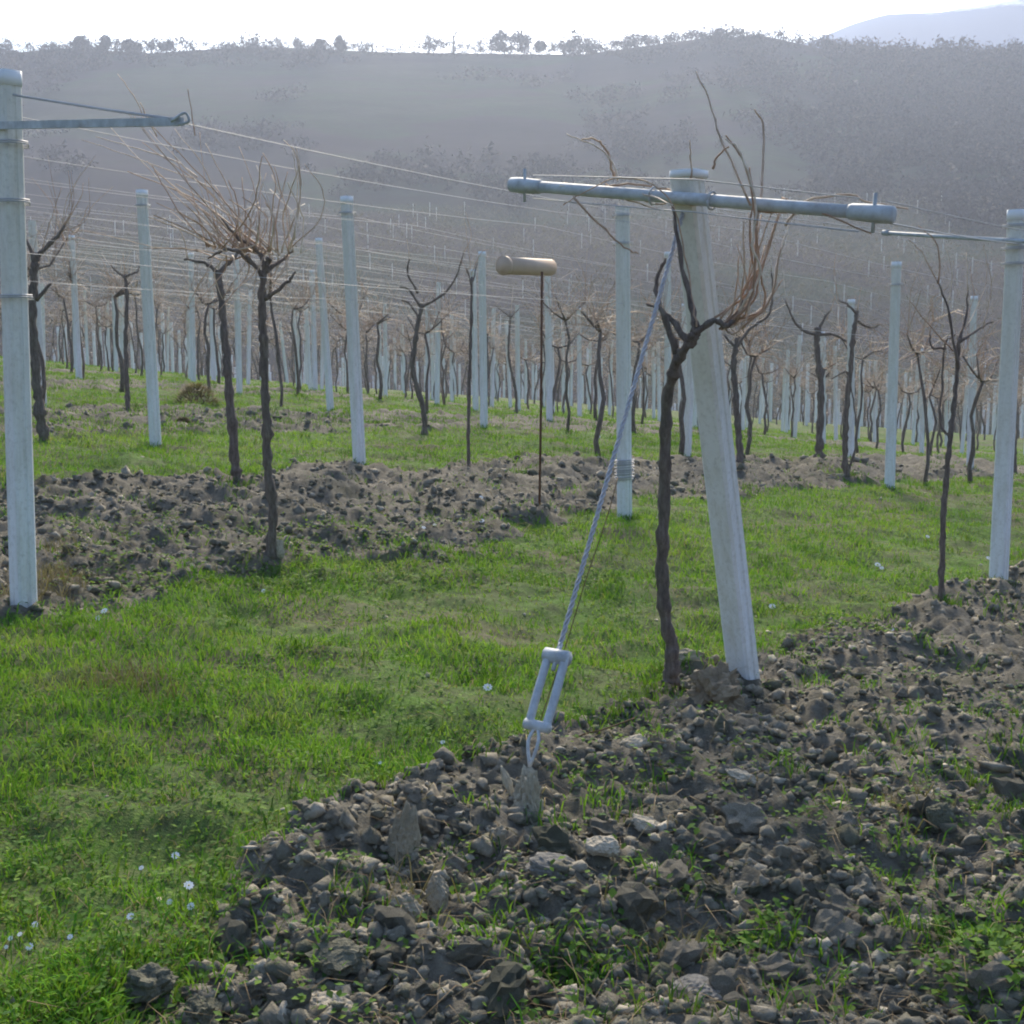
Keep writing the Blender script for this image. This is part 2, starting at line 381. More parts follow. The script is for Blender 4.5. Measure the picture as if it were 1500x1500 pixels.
M_yellow = mat('yellow_flower_centre', lambda t, b: (b.inputs['Base Color'].__setattr__('default_value', (.6, .45, .08, 1)),))
M_cap = mat('white_plastic_bright_top', lambda t, b: (b.inputs['Base Color'].__setattr__('default_value', (.74, .77, .8, 1)), b.inputs['Roughness'].__setattr__('default_value', .35)))  # plastic caps; also the sky-bright top face painted on the brace post

# ------------------------------------------------------------------ ground: one polar sheet, split into grass and tilled faces
an = np.concatenate([np.radians(np.linspace(-180, -30, 70, endpoint=False)), np.radians(np.linspace(-30, 30, 620)), np.radians(np.linspace(30, 180, 71)[1:-1])])
rr_ = np.concatenate([[.02], np.linspace(.5, 2.2, 12), 2.2 * (42 / 2.2) ** (np.linspace(0, 1, 520)[1:]), np.geomspace(43, 980, 90)])
AN, RR = np.meshgrid(an, rr_); X = RR * np.sin(AN); Y = RR * np.cos(AN)
Z = terrain(X, Y) + micro(X, Y)
na, nr = len(an), len(rr_)
V = np.c_[X.ravel(), Y.ravel(), Z.ravel()]
ii, jj = np.meshgrid(np.arange(nr - 1), np.arange(na), indexing='ij'); j2 = (jj + 1) % na
FQ = np.stack([ii * na + jj, ii * na + j2, (ii + 1) * na + j2, (ii + 1) * na + jj], -1).reshape(-1, 4)
FQ = FQ[:, ::-1]
cx = V[FQ].mean(1); rad = np.hypot(cx[:, 0], cx[:, 1])
TM = tilled(cx[:, 0], cx[:, 1])
is_t = (TM > .5) & (rad < 46)
is_far = rad > 70
def sub_mesh(name, mask, m, smooth=True):
    f = FQ[mask]; u, inv = np.unique(f, return_inverse=True)
    me = raw_mesh(name, V[u], inv.reshape(f.shape), smooth=smooth); o = obj(name, me, m); o['kind'] = 'structure'; return o
G_grass = sub_mesh('grassy_ground', ~is_t & ~is_far, M_turf)
G_soil = sub_mesh('tilled_soil', is_t & ~is_far, M_soil)
G_hill = sub_mesh('hillside', is_far, M_hill)
def far_range():
    us = np.linspace(1100, 2500, 120); ds = np.linspace(690, 1150, 26); Vv = []; 
    prof = lambda u: np.interp(u, [1100, 1180, 1225, 1262, 1340, 1400, 1450, 1520, 1700, 1900, 2200, 2500], [90, 58, 38, 27, 24, 8, -8, -22, -60, -50, 20, 90])
    for d in ds:
        for u in us:
            
            top = 860 * slope_of(float(prof(u)))
            x = (u - 750) / F * 860
            sh = 1 - ((d - 860) / (170 if d < 860 else 290)) ** 2
            n = float(vnoise(x, d, 90, 3)) - .5
            z = top * max(sh, 0) ** .7 + n * 22 * (1 - max(sh, 0)) - 14 * (1 - max(sh, 0))
            Vv.append((x, d, z))
    n = len(us); Fq = [[i * n + j, i * n + j + 1, (i + 1) * n + j + 1, (i + 1) * n + j] for i in range(len(ds) - 1) for j in range(n - 1)]
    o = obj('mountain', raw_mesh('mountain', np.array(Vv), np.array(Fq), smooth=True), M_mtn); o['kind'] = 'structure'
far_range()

# ------------------------------------------------------------------ posts
ROWANG = math.atan2(RD[1], RD[0])
def post_mesh(h, wd, taper=.9, bury=.25, lean=(0, 0), nseg=8, groove=True, name='shaft'):
    m = MB(); c = .22; g = .12; d = .12
    wd = wd * .80; prof = [(-1, -1 + c), (-1 + c, -1), (-g * 2, -1), (-g, -1 + d), (g, -1 + d), (g * 2, -1), (1 - c, -1), (1, -1 + c), (1, 1 - c), (1 - c, 1), (-1 + c, 1), (-1, 1 - c)] if groove else \
           [(-1, -1 + c), (-1 + c, -1), (1 - c, -1), (1, -1 + c), (1, 1 - c), (1 - c, 1), (-1 + c, 1), (-1, 1 - c)]
    k = len(prof); Vs = []; ca, sa = math.cos(ROWANG), math.sin(ROWANG)
    for i in range(nseg + 1):
        z = -bury + (h + bury) * i / nseg; s = wd / 2 * (1 - (1 - taper) * i / nseg)
        for x, y in prof: Vs.append((lean[0] * z / h + s * (x * ca - y * sa), lean[1] * z / h + s * (x * sa + y * ca), z))
    Fs = [(i * k + j, i * k + (j + 1) % k, (i + 1) * k + (j + 1) % k, (i + 1) * k + j) for i in range(nseg) for j in range(k)]
    Fs.append(tuple(nseg * k + j for j in range(k))); m.add(Vs, Fs)
    me = m.mesh(name, False); return me
def P3(v): return tuple(v)
def wrap_ring(m, c, r, rad, turns=1, pitch=.01):
    pts = [(c[0] + r * math.cos(a), c[1] + r * math.sin(a), c[2] + pitch * a / 6.283) for a in np.linspace(0, 6.283 * turns, int(10 * turns) + 1)]
    tube(m, pts, rad, 4)

# --- the leaning end post in front
bp = Vector((1.13, 6.15, -1.66)); bt = Vector((.745, 5.68, .665)); lean = bt - bp; Hb = lean.z
T = thing('brace_post', 'thick concrete end post leaning towards the viewer with a round steel crossarm near its top', 'post', bp)
obj('shaft', post_mesh(Hb, .155, .93, .3, (lean.x, lean.y), 14), M_conc, T)
m = MB(); box(m, (lean.x + .01, lean.y, Hb + .012), (.135, .135, .03), ROWANG, .02); obj('post_cap_bright_top', m, M_cap, T)  # pale slab paints the bright top face reflecting the sky
ac = px(1012, 290, 5.55); ar = px(1290, 317, 5.13); al_ = px(758, 274, 6.28)
sh = Vector((-.005, -.085, .0)); al_ += sh; ar += sh; ac += sh
m = MB(); tube(m, [al_ - bp, al_.lerp(ar, .25) - bp, al_.lerp(ar, .5) - bp, al_.lerp(ar, .75) - bp, ar - bp], .026, 16); CA = obj('crossarm', m, M_zinc, T)
dr = (ar - al_).normalized()
for e, s in ((ar, 1), (al_, -1)):
    m = MB(); q = e - bp
    tube(m, [q - dr * s * .15, q - dr * s * .14, q - dr * s * .03, q + dr * s * .03, q + dr * s * .035], [.028, .032, .036, .033, .022], 16); obj('end_sleeve', m, M_zinc, CA)
    m = MB(); tube(m, [q - dr * s * .05 + Vector((0, 0, -.075)), q - dr * s * .05 + Vector((0, -.02, .075))], .008, 6); obj('bolt', m, M_zinc, CA)
for t_ in (.42, .58):
    m = MB(); c = al_.lerp(ar, t_) - bp; ux = dr.cross(Vector((0, 0, 1))).normalized(); uz = ux.cross(dr)
    pts = [c + (ux * math.cos(a) + uz * math.sin(a)) * .037 for a in np.linspace(0, 6.283, 15)]; tube(m, pts, .005, 5); obj('clamp', m, M_zinc, CA)

# --- guy wire, turnbuckle and anchor
anc = px(776, 1102, 4.2); anc_g = gz(anc.x, 4.2); top = px(1004, 300, 5.70); gd = (top - anc).normalized()
def on_g(t): return anc.lerp(top, t)
tb0, tb1 = on_g(.036), on_g(.142)
T = thing('turnbuckle', 'galvanised open frame turnbuckle between the guy wire and the ground anchor', 'turnbuckle', tb0)
side = Vector((.8, -.6, 0)).normalized(); 
for s in (-1, 1):
    m = MB(); a_ = side * s * .036
    P = [a_ * .55, a_ + (tb1 - tb0) * .12, a_ + (tb1 - tb0) * .9, a_ * .9 + (tb1 - tb0)]
    tube(m, spline([P3(p) for p in P], 4), .0155, 8); obj('side_bar', m, M_zinc, T)
for t_, nm, r_ in ((1.0, 'end_nut', .027), (.02, 'end_nut', .02)):
    m = MB(); c = (tb1 - tb0) * t_; tube(m, [c - side * .048, c + side * .048], r_, 8); obj(nm, m, M_zinc, T)
m = MB(); tube(m, [(tb1 - tb0) * .8, (tb1 - tb0) * 1.2], .008, 8); obj('eye_bolt', m, M_zinc, T)
m = MB(); q0 = anc - tb0; tube(m, spline([q0 + Vector((0, 0, -.05)), q0 + side * .022 + (tb0 - anc) * .45, Vector((0, 0, 0)), q0 - side * .018 + (tb0 - anc) * .4, q0 + Vector((0, 0, -.05))], 4), .0065, 6); obj('anchor_hook', m, M_zinc, T)
T = thing('guy_wire', 'twisted steel guy wire running from the turnbuckle up to the leaning post', 'wire', tb1)
for k in range(3):
    m = MB(); L = (top - tb1); n = 150; ux = gd.cross(Vector((0, 0, 1))).normalized(); uy = gd.cross(ux)
    pts = [P3(L * (i / n) + (ux * math.cos(i * .9 + k * 2.094) + uy * math.sin(i * .9 + k * 2.094)) * .006) for i in range(n + 1)]
    tube(m, pts, .0044, 4); obj('strand', m, M_wire, T)
m = MB(); tube(m, spline([px(790, 1060, 4.32), px(832, 935, 4.5), px(858, 850, 4.65), px(890, 755, 4.8), px(905, 700, 4.95)], 6), .0022, 4)
tag(obj('loose_wire', m, M_dry), 'thin yellowish loose wire end hanging just right of the guy wire', 'wire')
m = MB(); tube(m, spline([px(795, 1118, 4.6), px(845, 1080, 4.85), px(885, 1068, 4.95), px(930, 1052, 5.1)], 6), .0035, 5)
tag(obj('dry_stalk', m, M_dry), 'thin dry stalk arching over the soil right of the anchor', 'stalk')

# --- other near posts ---------------------------------------------------------
def near_post(u0, v0, u1, v1, label, wd=.125, H=2.5, cap=False, ties=(.1,), name='concrete_post', D=None):
    s0 = slope_of(v0); s1 = slope_of(v1); D = D or H / (s0 - s1)
    base = px(u1, v1, D); tp = px(u0, v0, D); base.z = min(base.z, gz(base.x, base.y) + .03); h = tp.z - base.z
    T = thing(name, label, 'post', base, 'concrete posts of the vineyard rows')
    obj('shaft', post_mesh(h, wd, .9, .3, (tp.x - base.x, 0), 10), M_conc, T)
    if cap:
        m = MB(); box(m, (tp.x - base.x, 0, h + .03), (wd * .78, wd * .78, .07), ROWANG, .012); obj('post_cap_bright_top', m, M_cap, T)
    m = MB()
    for q in ties:
        f = (h - q) / h; wrap_ring(m, ((tp.x - base.x) * f, 0, h - q), wd * .66, .004, 2)
        obj('wire_tie', m, M_wire, T); m = MB()
    return T, base, h, tp - base
L1, b1, h1, l1 = near_post(12, 125, 35, 884, 'tall concrete post at the left edge with a flat steel crossarm and brace wire', .13, ties=(.28, .55, 1.0), cap=True)
m = MB(); e1 = px(272, 181, 5.55) - b1; e0 = px(20, 186, 6.3) - b1; ex = e0 + (e0 - e1) * .9
dv = (e1 - ex).normalized(); up = Vector((0, 0, 1)); sd_ = dv.cross(up).normalized()
Vs = []
for p in (ex, e1):
    for a_, b_ in ((-1, -1), (1, -1), (1, 1), (-1, 1)): Vs.append(P3(p + sd_ * a_ * .008 - sd_ * .0 + up * b_ * .017 + Vector((.0, -.05, 0))))
m.add(Vs, [(0, 1, 5, 4), (1, 2, 6, 5), (2, 3, 7, 6), (3, 0, 4, 7), (3, 2, 1, 0), (4, 5, 6, 7)]); obj('crossarm', m.mesh('crossarm', False), M_zinc, L1)
m = MB(); tube(m, [px(20, 139, 6.3) - b1, px(150, 160, 5.95) - b1, e1 + Vector((-.03, -.04, .01))], .0065, 6); obj('brace_wire', m, M_wire, L1)
m = MB(); tube(m, spline([e1 + Vector((-.05, -.05, 0)), e1 + Vector((.01, -.05, .035)), e1 + Vector((.025, -.05, 0)), e1 + Vector((-.02, -.05, -.01))], 4), .006, 6); obj('end_hook', m, M_zinc, L1)
R1, br1, hr1, lr1 = near_post(1489, 322, 1462, 860, 'thick concrete post at the right edge carrying a steel crossarm', .135, ties=(.05, .2, .3), cap=True)
m = MB(); a0 = px(1293, 341, 9.45) - br1; a1 = px(1490, 353, 8.78) - br1; tube(m, [a0, a1, a1 + (a1 - a0)], .015, 10); CR = obj('crossarm', m, M_zinc, R1)
m = MB(); tube(m, [a0, a0 + (a1 - a0) * .05], .02, 10); obj('end_sleeve', m, M_zinc, CR)
C_, bc, hc, lc = near_post(912, 303, 915, 754, 'straight concrete post behind the guy wire with a dark wire coil near its foot', .125, ties=(.08, .3))
m = MB(); wrap_ring(m, (lc.x * .14, 0, .30), .075, .0035, 9, .02); wrap_ring(m, (lc.x * .14, 0, .31), .082, .003, 6, .028); obj('wire_coil', m, M_wire, C_)
D_, bd, hd, ld = near_post(1313, 392, 1303, 717, 'slim concrete post right of the double trunk vine standing in weeds', .12, cap=True, ties=(.2,))
B_, bb, hb, lb = near_post(508, 298, 527, 687, 'concrete post leaning slightly right behind the tilled strip, right of the bushy vine', .125, cap=True)
Ap = near_post(208, 288, 228, 652, 'concrete post left of the bushy vine standing at the edge of the upper grass strip', .12, cap=True)
MIDP = [(105, 350, 116, 557, 'pale post just right of the left edge post, its foot in a dark grass tuft'),
        (280, 375, 283, 552, 'pale post rising behind the dry grass mound on the left'),
        (308, 395, 313, 552, 'narrow post close behind and right of the dry grass mound'),
        (467, 355, 484, 592, 'post just left of the leaning post behind the tilled strip'),
        (706, 375, 709, 627, 'right hand post of the close pair left of the tan pipe'),
        (693, 400, 697, 603, 'left hand post of the close pair left of the tan pipe'),
        (802, 400, 805, 614, 'pale post standing under the right end of the tan pipe'),
        (848, 455, 849, 607, 'short pale post between the tan pipe and the post with a wire coil'),
        (877, 480, 879, 612, 'small far post just left of the post with a wire coil'),
        (978, 375, 979, 600, 'post mostly hidden behind the trunk of the front vine'),
        (1003, 450, 1003, 642, 'pale post between the front vine trunk and the leaning end post'),
        (1018, 470, 1018, 628, 'slim post right against the left side of the leaning end post'),
        (1247, 445, 1246, 692, 'pale post right behind the double trunk vine'),
        (1427, 440, 1421, 684, 'post between the forked vine and the right edge post'),
        (1352, 515, 1350, 669, 'dull grey post between the forked vine and the post in weeds'),
        (62, 415, 64, 541, 'thin far post close to the left edge post'), (430, 450, 437, 572, 'thin far post right of the bushy vine trunk'),
        (457, 400, 462, 575, 'narrow far post left of the leaning post behind the tilled strip'), (410, 470, 422, 569, 'far post showing just right of the bushy vine'),
        (555, 470, 559, 592, 'thin far post left of the branching vine in the middle'), (590, 490, 593, 587, 'small far post behind the branching vine in the middle'),
        (633, 475, 634, 592, 'pale far post just right of the branching vine in the middle'),
        (1155, 540, 1155, 642, 'thin pale post in the gap right of the leaning end post'), (1128, 550, 1129, 640, 'thinnest post in the gap right of the leaning end post'),
        (1205, 490, 1206, 660, 'pale post hidden behind the knobbly headed vine'), (178, 418, 181, 542, 'far post behind the thin dark vine on the left'),
        (157, 440, 160, 541, 'far thin post left of the thin dark vine on the left')]
POSTS = [(b1.x, b1.y), (br1.x, br1.y), (bc.x, bc.y), (bd.x, bd.y), (bb.x, bb.y), (Ap[1].x, Ap[1].y), (1.13, 6.15)]
TOPS = []
for u0, v0, u1, v1, lab in MIDP:
    t_, b_, h_, l_ = near_post(u0, v0, u1, v1, lab, .115, 2.5, cap=(v1 - v0 > 150), ties=())
    POSTS.append((b_.x, b_.y))
far_me = [post_mesh(2.45, .105, .9, .3, (q, 0), 4, False, 'concrete_post') for q in (0, .05, -.06)]
k = 0; far_posts = []
for row in range(2, 34):
    n = 3.03 + 3.0 * row
    for j in range(-8, 32):
        s = 3.7 + 2.525 * j + (row * 1.7) % 1.3 + rnd.uniform(-.15, .15); x, y = sn(s, n + rnd.uniform(-.1, .1))
        if y < 13 or (y < 26 and j % 2) or abs(x) > .43 * y + 1.5 or y > 52: continue
        if any((x - a) ** 2 + (y - b) ** 2 < 4.5 for a, b in POSTS): continue
        far_posts.append((y, x))
far_posts.sort(); fpl = []
for y, x in far_posts:
    o = bpy.data.objects.new('concrete_post', far_me[k % 3]); COL.objects.link(o); k += 1
    if not far_me[k % 3].materials: far_me[k % 3].materials.append(M_conc)
    o.location = (x, y, tz(x, y)); o.scale = (1, 1, rnd.uniform(.93, 1.06)); o.rotation_euler = (rnd.uniform(-.02, .02), rnd.uniform(-.03, .03), 0)
    fpl.append((o, x, y)); tag(o, 'slender grey concrete post in the crowded rows near the crest of the slope', 'post', 'far concrete posts near the crest')
for me in far_me:
    if not me.materials: me.materials.append(M_conc)
# tan pipe on a rusty stake
sb = px(790, 757, 10.4); sb.z = gz(sb.x, sb.y)
m = MB(); st = px(794, 398, 10.4) - sb; tube(m, [(0, 0, -.1), (st.x * .5 + .004, 0, st.z * .5), P3(st)], .011, 6)
tag(obj('rusty_stake', m, M_rust, loc=sb), 'thin rusty iron stake standing alone under the tan pipe', 'stake')
T = thing('tan_pipe', 'short tan clay coloured pipe lying on top of the rusty stake', 'pipe', px(772, 390, 10.4))
m = MB(); a_, b_ = px(737, 389, 10.2), px(806, 392, 10.7); c0 = px(772, 390, 10.4)
d_ = (b_ - a_).normalized(); ring = 14; tube(m, [a_ - c0, b_ - c0], .068, ring); PB = obj('pipe_barrel', m, M_tan, T)
m = MB(); tube(m, [a_ - c0 - d_ * .004, a_ - c0 + d_ * .03], .074, ring); obj('pipe_collar', m, M_tan, PB)

# ------------------------------------------------------------------ wires
def wire(pts, label, r=.003, sag=.03, grp='trellis wires'):
    P = [Vector(p) for p in pts]; out = []
    for i in range(len(P) - 1):
        L = (P[i + 1] - P[i]).length
        for j in range(6):
            t = j / 6; q = P[i].lerp(P[i + 1], t); q.z -= sag * 4 * t * (1 - t) * L / 5; out.append(q)
    out.append(P[-1]); m = MB(); o0 = out[0].copy(); tube(m, [q - o0 for q in out], r * (.62 if 'farther' not in grp else .6), 4, False)
    tag(obj('trellis_wire', m, M_wire, loc=o0), label, 'wire', grp)
def row_pt(s, n, h): x, y = sn(s, n); return (x, y, tz(x, y) + h)
r1s = [14.1, 19.2, 24.3, 29.4]
wire([al_ + Vector((0, 0, .03)), br1 + a0, row_pt(14.1, 3.9, 2.4), row_pt(19.2, 3.9, 2.4), row_pt(24.3, 3.9, 2.4)], 'wire leaving the far left end of the front steel crossarm')
wire([ar + Vector((0, 0, .05)), br1 + a1 + (a1 - a0) * .9, row_pt(14.1, 2.2, 2.4)], 'upper wire leaving the near right end of the front steel crossarm', .0035)
wire([ar + Vector((.0, 0, -.03)), br1 + a1 + Vector((0, -.03, -.02)), row_pt(14.1, 3, 2.3)], 'lower wire from the near end of the front crossarm to the right edge post', .005, .01)
wire([px(1010, 300, 5.6), br1 + Vector((lr1.x * .95, 0, hr1 - .12)), row_pt(14.1, 3.03, 2.35), row_pt(19.2, 3.03, 2.35)], 'wire from the top of the leaning post to the top of the right edge post')
wire([al_ + dr * .1 + Vector((0, 0, .05)), ac + Vector((0, -.05, .06)), ar + Vector((-.1, 0, .06))], 'wire lying along the top of the front crossarm', .004, .002)
wire([al_ + dr * .1 + Vector((0, 0, -.055)), ac + Vector((0, -.05, -.07)), ar + Vector((-.1, 0, -.065))], 'wire slung just under the front crossarm', .004, .01)
for off, h, nm in ((-1.1, 2.28, 'near side'), (.9, 2.28, 'far side')):
    st_ = (b1 + e1) if off < 0 else row_pt(3.37, 5.98 + off, 2.3)
    wire([st_, row_pt(8.8, 6 + off, 2.35), row_pt(14.2, 6 + off, 2.35), row_pt(19.3, 6 + off, 2.35), row_pt(24.4, 6 + off, 2.3)], 'wire running back from the crossarm of the left edge post on its ' + nm)
for h in (2.4, 1.75):
    wire([row_pt(3.37, 5.97, h), row_pt(8.79, 6.04, h), row_pt(14.19, 6.08, h), row_pt(19.7, 6.9, h)], 'wire tied to the posts at %s in the second row' % ('their tops' if h > 2 else 'vine head height'))
for row in range(2, 13):
    n = 3.03 + 3.0 * row
    for h, dn in ((2.36, 0), (1.95, .06), (1.6, -.06), (2.3, .7), (2.3, -.7), (2.15, .4)):
        if row > 7 and abs(dn) > .1: continue
        pts = []
        for j in range(-4, 14):
            s = 3.7 + 5.05 * j; x, y = sn(s, n)
            if y > 4 and abs(x) < .5 * y + 6 and y < 50: pts.append(row_pt(s, n + dn, h + rnd.uniform(-.03, .03)))
        if len(pts) > 1: wire(pts, 'thin galvanised wire strung between the posts of a row farther back', .0028 + .0006 * (row > 4), .035, 'thin wires of the farther rows')

# ------------------------------------------------------------------ vines
def vine_parts(T, base, trunk, trunk_r, arms, canes, sides=8, seed=0, cane_r=.0038):
    """trunk: list of world points; arms: lists of world points; canes: lists of world points"""
    m = MB(); sp = spline([p - base for p in trunk], 9, trunk_r * .17, seed); n = len(sp); rr = random.Random(seed)
    rad = [trunk_r * (1.25 - .5 * i / n + (.5 * max(0, (.1 - i / n)) * 10 * .5)) * (1 + .12 * math.sin(i * 1.3 + seed)) for i in range(n)]
    rad = [q * (1 + .25 * max(0, rr.gauss(0, 1) - 1)) for q in rad]; tube(m, sp, rad, sides, True, .17, seed); obj('trunk', m, M_bark, T)
    for k_, a in enumerate(arms):
        m = MB(); sp = spline([p - base for p in a], 5, .006, seed + k_); n = len(sp)
        tube(m, sp, [trunk_r * (.6 - .38 * i / n) * (1 + .15 * math.sin(i * 2.1)) for i in range(n)], 7, True, .15, seed + k_); obj('arm', m, M_bark, T)
    for k_, c in enumerate(canes):
        m = MB(); sp = spline([p - base for p in c], 5, .004, seed + k_ * 3); n = len(sp)
        cr = cane_r * rr.uniform(.7, 1.25)
        tube(m, sp, [cr * (1.15 - .6 * i / n) for i in range(n)], 5, True, 0, 0, rr.random()); obj('cane', m, M_cane, T)
VG = 'grapevines of the near rows'
def pts(l): return [px(*q) for q in l]
rr = random.Random(77); V1X = []
for i in range(16):
    sx, sy = 1062 + rr.uniform(-15, 25), 478 + rr.uniform(-14, 8); ex_, ey = 1100 + rr.uniform(-25, 48), rr.uniform(300, 420); dz = rr.uniform(-.12, .15)
    V1X.append([(sx, sy, 5.42), ((sx + ex_) / 2 + rr.uniform(0, 22), (sy + ey) / 2 + rr.uniform(0, 30), 5.42 + dz * .5), (ex_, ey, 5.42 + dz)])
for i in range(9):
    ua = rr.uniform(790, 1180); ub = ua + rr.uniform(60, 150); D_ = lambda u: 6.2 - (u - 758) / 532 * 1.15
    vv = lambda u: 274 + (u - 758) * .081
    V1X.append([(ua, vv(ua) - rr.uniform(5, 16), D_(ua)), ((ua + ub) / 2, vv((ua + ub) / 2) + rr.uniform(-18, 12), D_((ua + ub) / 2) - .04), (ub, vv(ub) + rr.uniform(-22, 26), D_(ub) - .03)])
# V1: vine against the leaning post
b = px(983, 992, 5.72); b.z = gz(b.x, b.y) - .02
T = thing('grapevine', 'dark twisted grapevine against the leaning end post with reddish canes hooked over its crossarm', 'grapevine', b, VG)
canes = [[(1062, 478, 5.4), (1100, 440, 5.36), (1106, 380, 5.33), (1104, 300, 5.3), (1086, 232, 5.3), (1063, 198, 5.3)],
         [(1068, 474, 5.42), (1108, 430, 5.4), (1098, 350, 5.35), (1103, 290, 5.33), (1098, 245, 5.3)],
         [(1060, 480, 5.45), (1118, 452, 5.45), (1112, 390, 5.4), (1107, 330, 5.4)],
         [(1075, 470, 5.42), (1095, 435, 5.36), (1115, 400, 5.34), (1102, 360, 5.3), (1108, 300, 5.28), (1085, 225, 5.26), (1062, 203, 5.26)],
         [(1070, 480, 5.42), (1126, 440, 5.5), (1140, 380, 5.55), (1160, 320, 5.6), (1168, 314, 5.6)],
         [(1080, 465, 5.42), (1092, 420, 5.4), (1120, 380, 5.4), (1135, 330, 5.45)],
         [(1045, 248, 5.4), (1050, 230, 5.4), (1068, 215, 5.35)],
         [(1020, 478, 5.38), (1013, 430, 5.45), (1000, 360, 5.5), (985, 300, 5.52), (950, 268, 5.6), (900, 262, 5.8), (850, 285, 5.9), (825, 300, 5.95)],
         [(840, 290, 5.9), (880, 330, 5.85), (915, 362, 5.8), (935, 372, 5.78)],
         [(985, 300, 5.5), (935, 282, 5.75), (880, 275, 5.9), (820, 272, 6.0)],
         [(905, 265, 5.9), (895, 235, 5.9), (868, 212, 5.9), (830, 196, 5.95)], [(900, 262, 5.9), (890, 225, 5.9), (875, 205, 5.9), (852, 204, 5.9)],
         [(1062, 480, 5.4), (1075, 490, 5.36), (1092, 470, 5.34), (1100, 440, 5.36)],
         [(1150, 330, 5.3), (1180, 295, 5.3), (1240, 285, 5.25), (1275, 296, 5.2), (1330, 306, 5.3)],
         [(1100, 300, 5.3), (1055, 200, 5.4), (1040, 150, 5.5), (1020, 105, 5.55)], [(1108, 330, 5.35), (1118, 250, 5.5), (1118, 185, 5.6), (1105, 160, 5.6)],
         [(1012, 262, 5.6), (1012, 235, 5.6), (1010, 205, 5.6)]]
vine_parts(T, b, pts([(983, 1000, 5.72), (985, 955, 5.72), (972, 890, 5.72), (970, 800, 5.7), (974, 700, 5.66), (976, 600, 5.6), (990, 535, 5.5), (1012, 500, 5.42), (1022, 480, 5.4)]), .026,
           [pts([(1010, 500, 5.42), (985, 470, 5.5), (965, 448, 5.55), (962, 410, 5.6), (975, 378, 5.6)]), pts([(1018, 488, 5.4), (1045, 470, 5.38), (1062, 478, 5.38), (1078, 462, 5.4), (1090, 440, 5.4)]),
            pts([(990, 520, 5.48), (970, 455, 5.5), (948, 445, 5.6)]), pts([(1020, 482, 5.4), (1010, 440, 5.45), (995, 365, 5.5), (985, 300, 5.52)])],
           [pts(c) for c in canes + V1X], 10, 3, .0048)
# trunk behind the leaning post
b = px(1082, 645, 0.1); 
x_, y_ = 3.3, 15.2
def gen_near(u, v, D_top, path, label, tr, arms, canes, seed, row_n=None, D=None):
    g = on_ground(u, v) if D is None else px(u, v, D)
    if D is not None: g.z = gz(g.x, g.y)
    T = thing('grapevine', label, 'grapevine', g, VG)
    y0 = g.y; f = lambda l: [px(a, b_, y0 + (c if True else 0)) for a, b_, c in l]
    vine_parts(T, g, [Vector((g.x, g.y, g.z - .04))] + f(path), tr, [f(a) for a in arms], [f(c) for c in canes], 8, seed)
    return T, g
# V2: forked vine on the right
gen_near(1378, 886, 0, [(1380, 820, 0), (1383, 740, 0), (1390, 660, 0), (1397, 600, .02), (1402, 540, .02), (1405, 495, 0)],
         'slim forked grapevine standing in the grass just left of the right edge post', .016,
         [[(1403, 540, 0), (1388, 450, -.05), (1372, 410, -.1)], [(1405, 500, 0), (1415, 460, .05), (1418, 425, .05)], [(1395, 640, 0), (1378, 620, .05), (1380, 560, .08), (1384, 505, .05), (1400, 490, 0)],
          [(1385, 510, .05), (1366, 508, .05), (1362, 490, .05)], [(1405, 500, 0), (1440, 478, .2), (1455, 470, .3)]],
         [[(1396, 515, 0), (1365, 480, 0), (1332, 440, 0)], [(1375, 415, -.1), (1374, 360, -.1), (1345, 330, -.1)], [(1418, 425, .05), (1416, 370, .1)], [(1415, 480, .05), (1440, 430, .2), (1448, 385, .2)],
          [(1372, 410, -.1), (1350, 370, -.1), (1330, 350, -.1)], [(1405, 490, 0), (1425, 440, .1), (1422, 390, .1)], [(1388, 450, 0), (1395, 400, 0), (1380, 350, 0)], [(1440, 478, .2), (1452, 420, .2), (1440, 360, .2)]], 5, D=7.95)
# V3: bushy vine on the left
rr = random.Random(5); cn = []
for i in range(46):
    t = rr.random(); sx = 405 - 100 * t + rr.uniform(-12, 12); ex_ = 150 + 240 * rr.random() ** .95; ey = 205 + (ex_ - 200) * .35 + rr.uniform(-45, 110)
    mx = sx + (ex_ - sx) * .5 + rr.uniform(-8, 22); my = 372 + (ey - 372) * .5 + rr.uniform(-18, 12); dz = rr.uniform(-.5, .4)
    cn.append([(sx, 374 - 12 * t, 0), (mx, my, dz * .5), (ex_, ey, dz)])
for i in range(16):
    sx = 390 + rr.uniform(-35, 60); ex_ = sx + rr.uniform(-30, 40); cn.append([(sx, 370, 0), (sx + rr.uniform(-10, 16), 320, rr.uniform(-.2, .2)), (ex_, rr.uniform(235, 300), rr.uniform(-.3, .3))])
for i in range(12):
    sx = 380 + rr.uniform(-80, 60); ex_ = sx + rr.uniform(-50, 40); cn.append([(sx, 374, 0), (sx + rr.uniform(-20, 16), 400, rr.uniform(-.2, .2)), (ex_, rr.uniform(420, 470), rr.uniform(-.3, .3))])
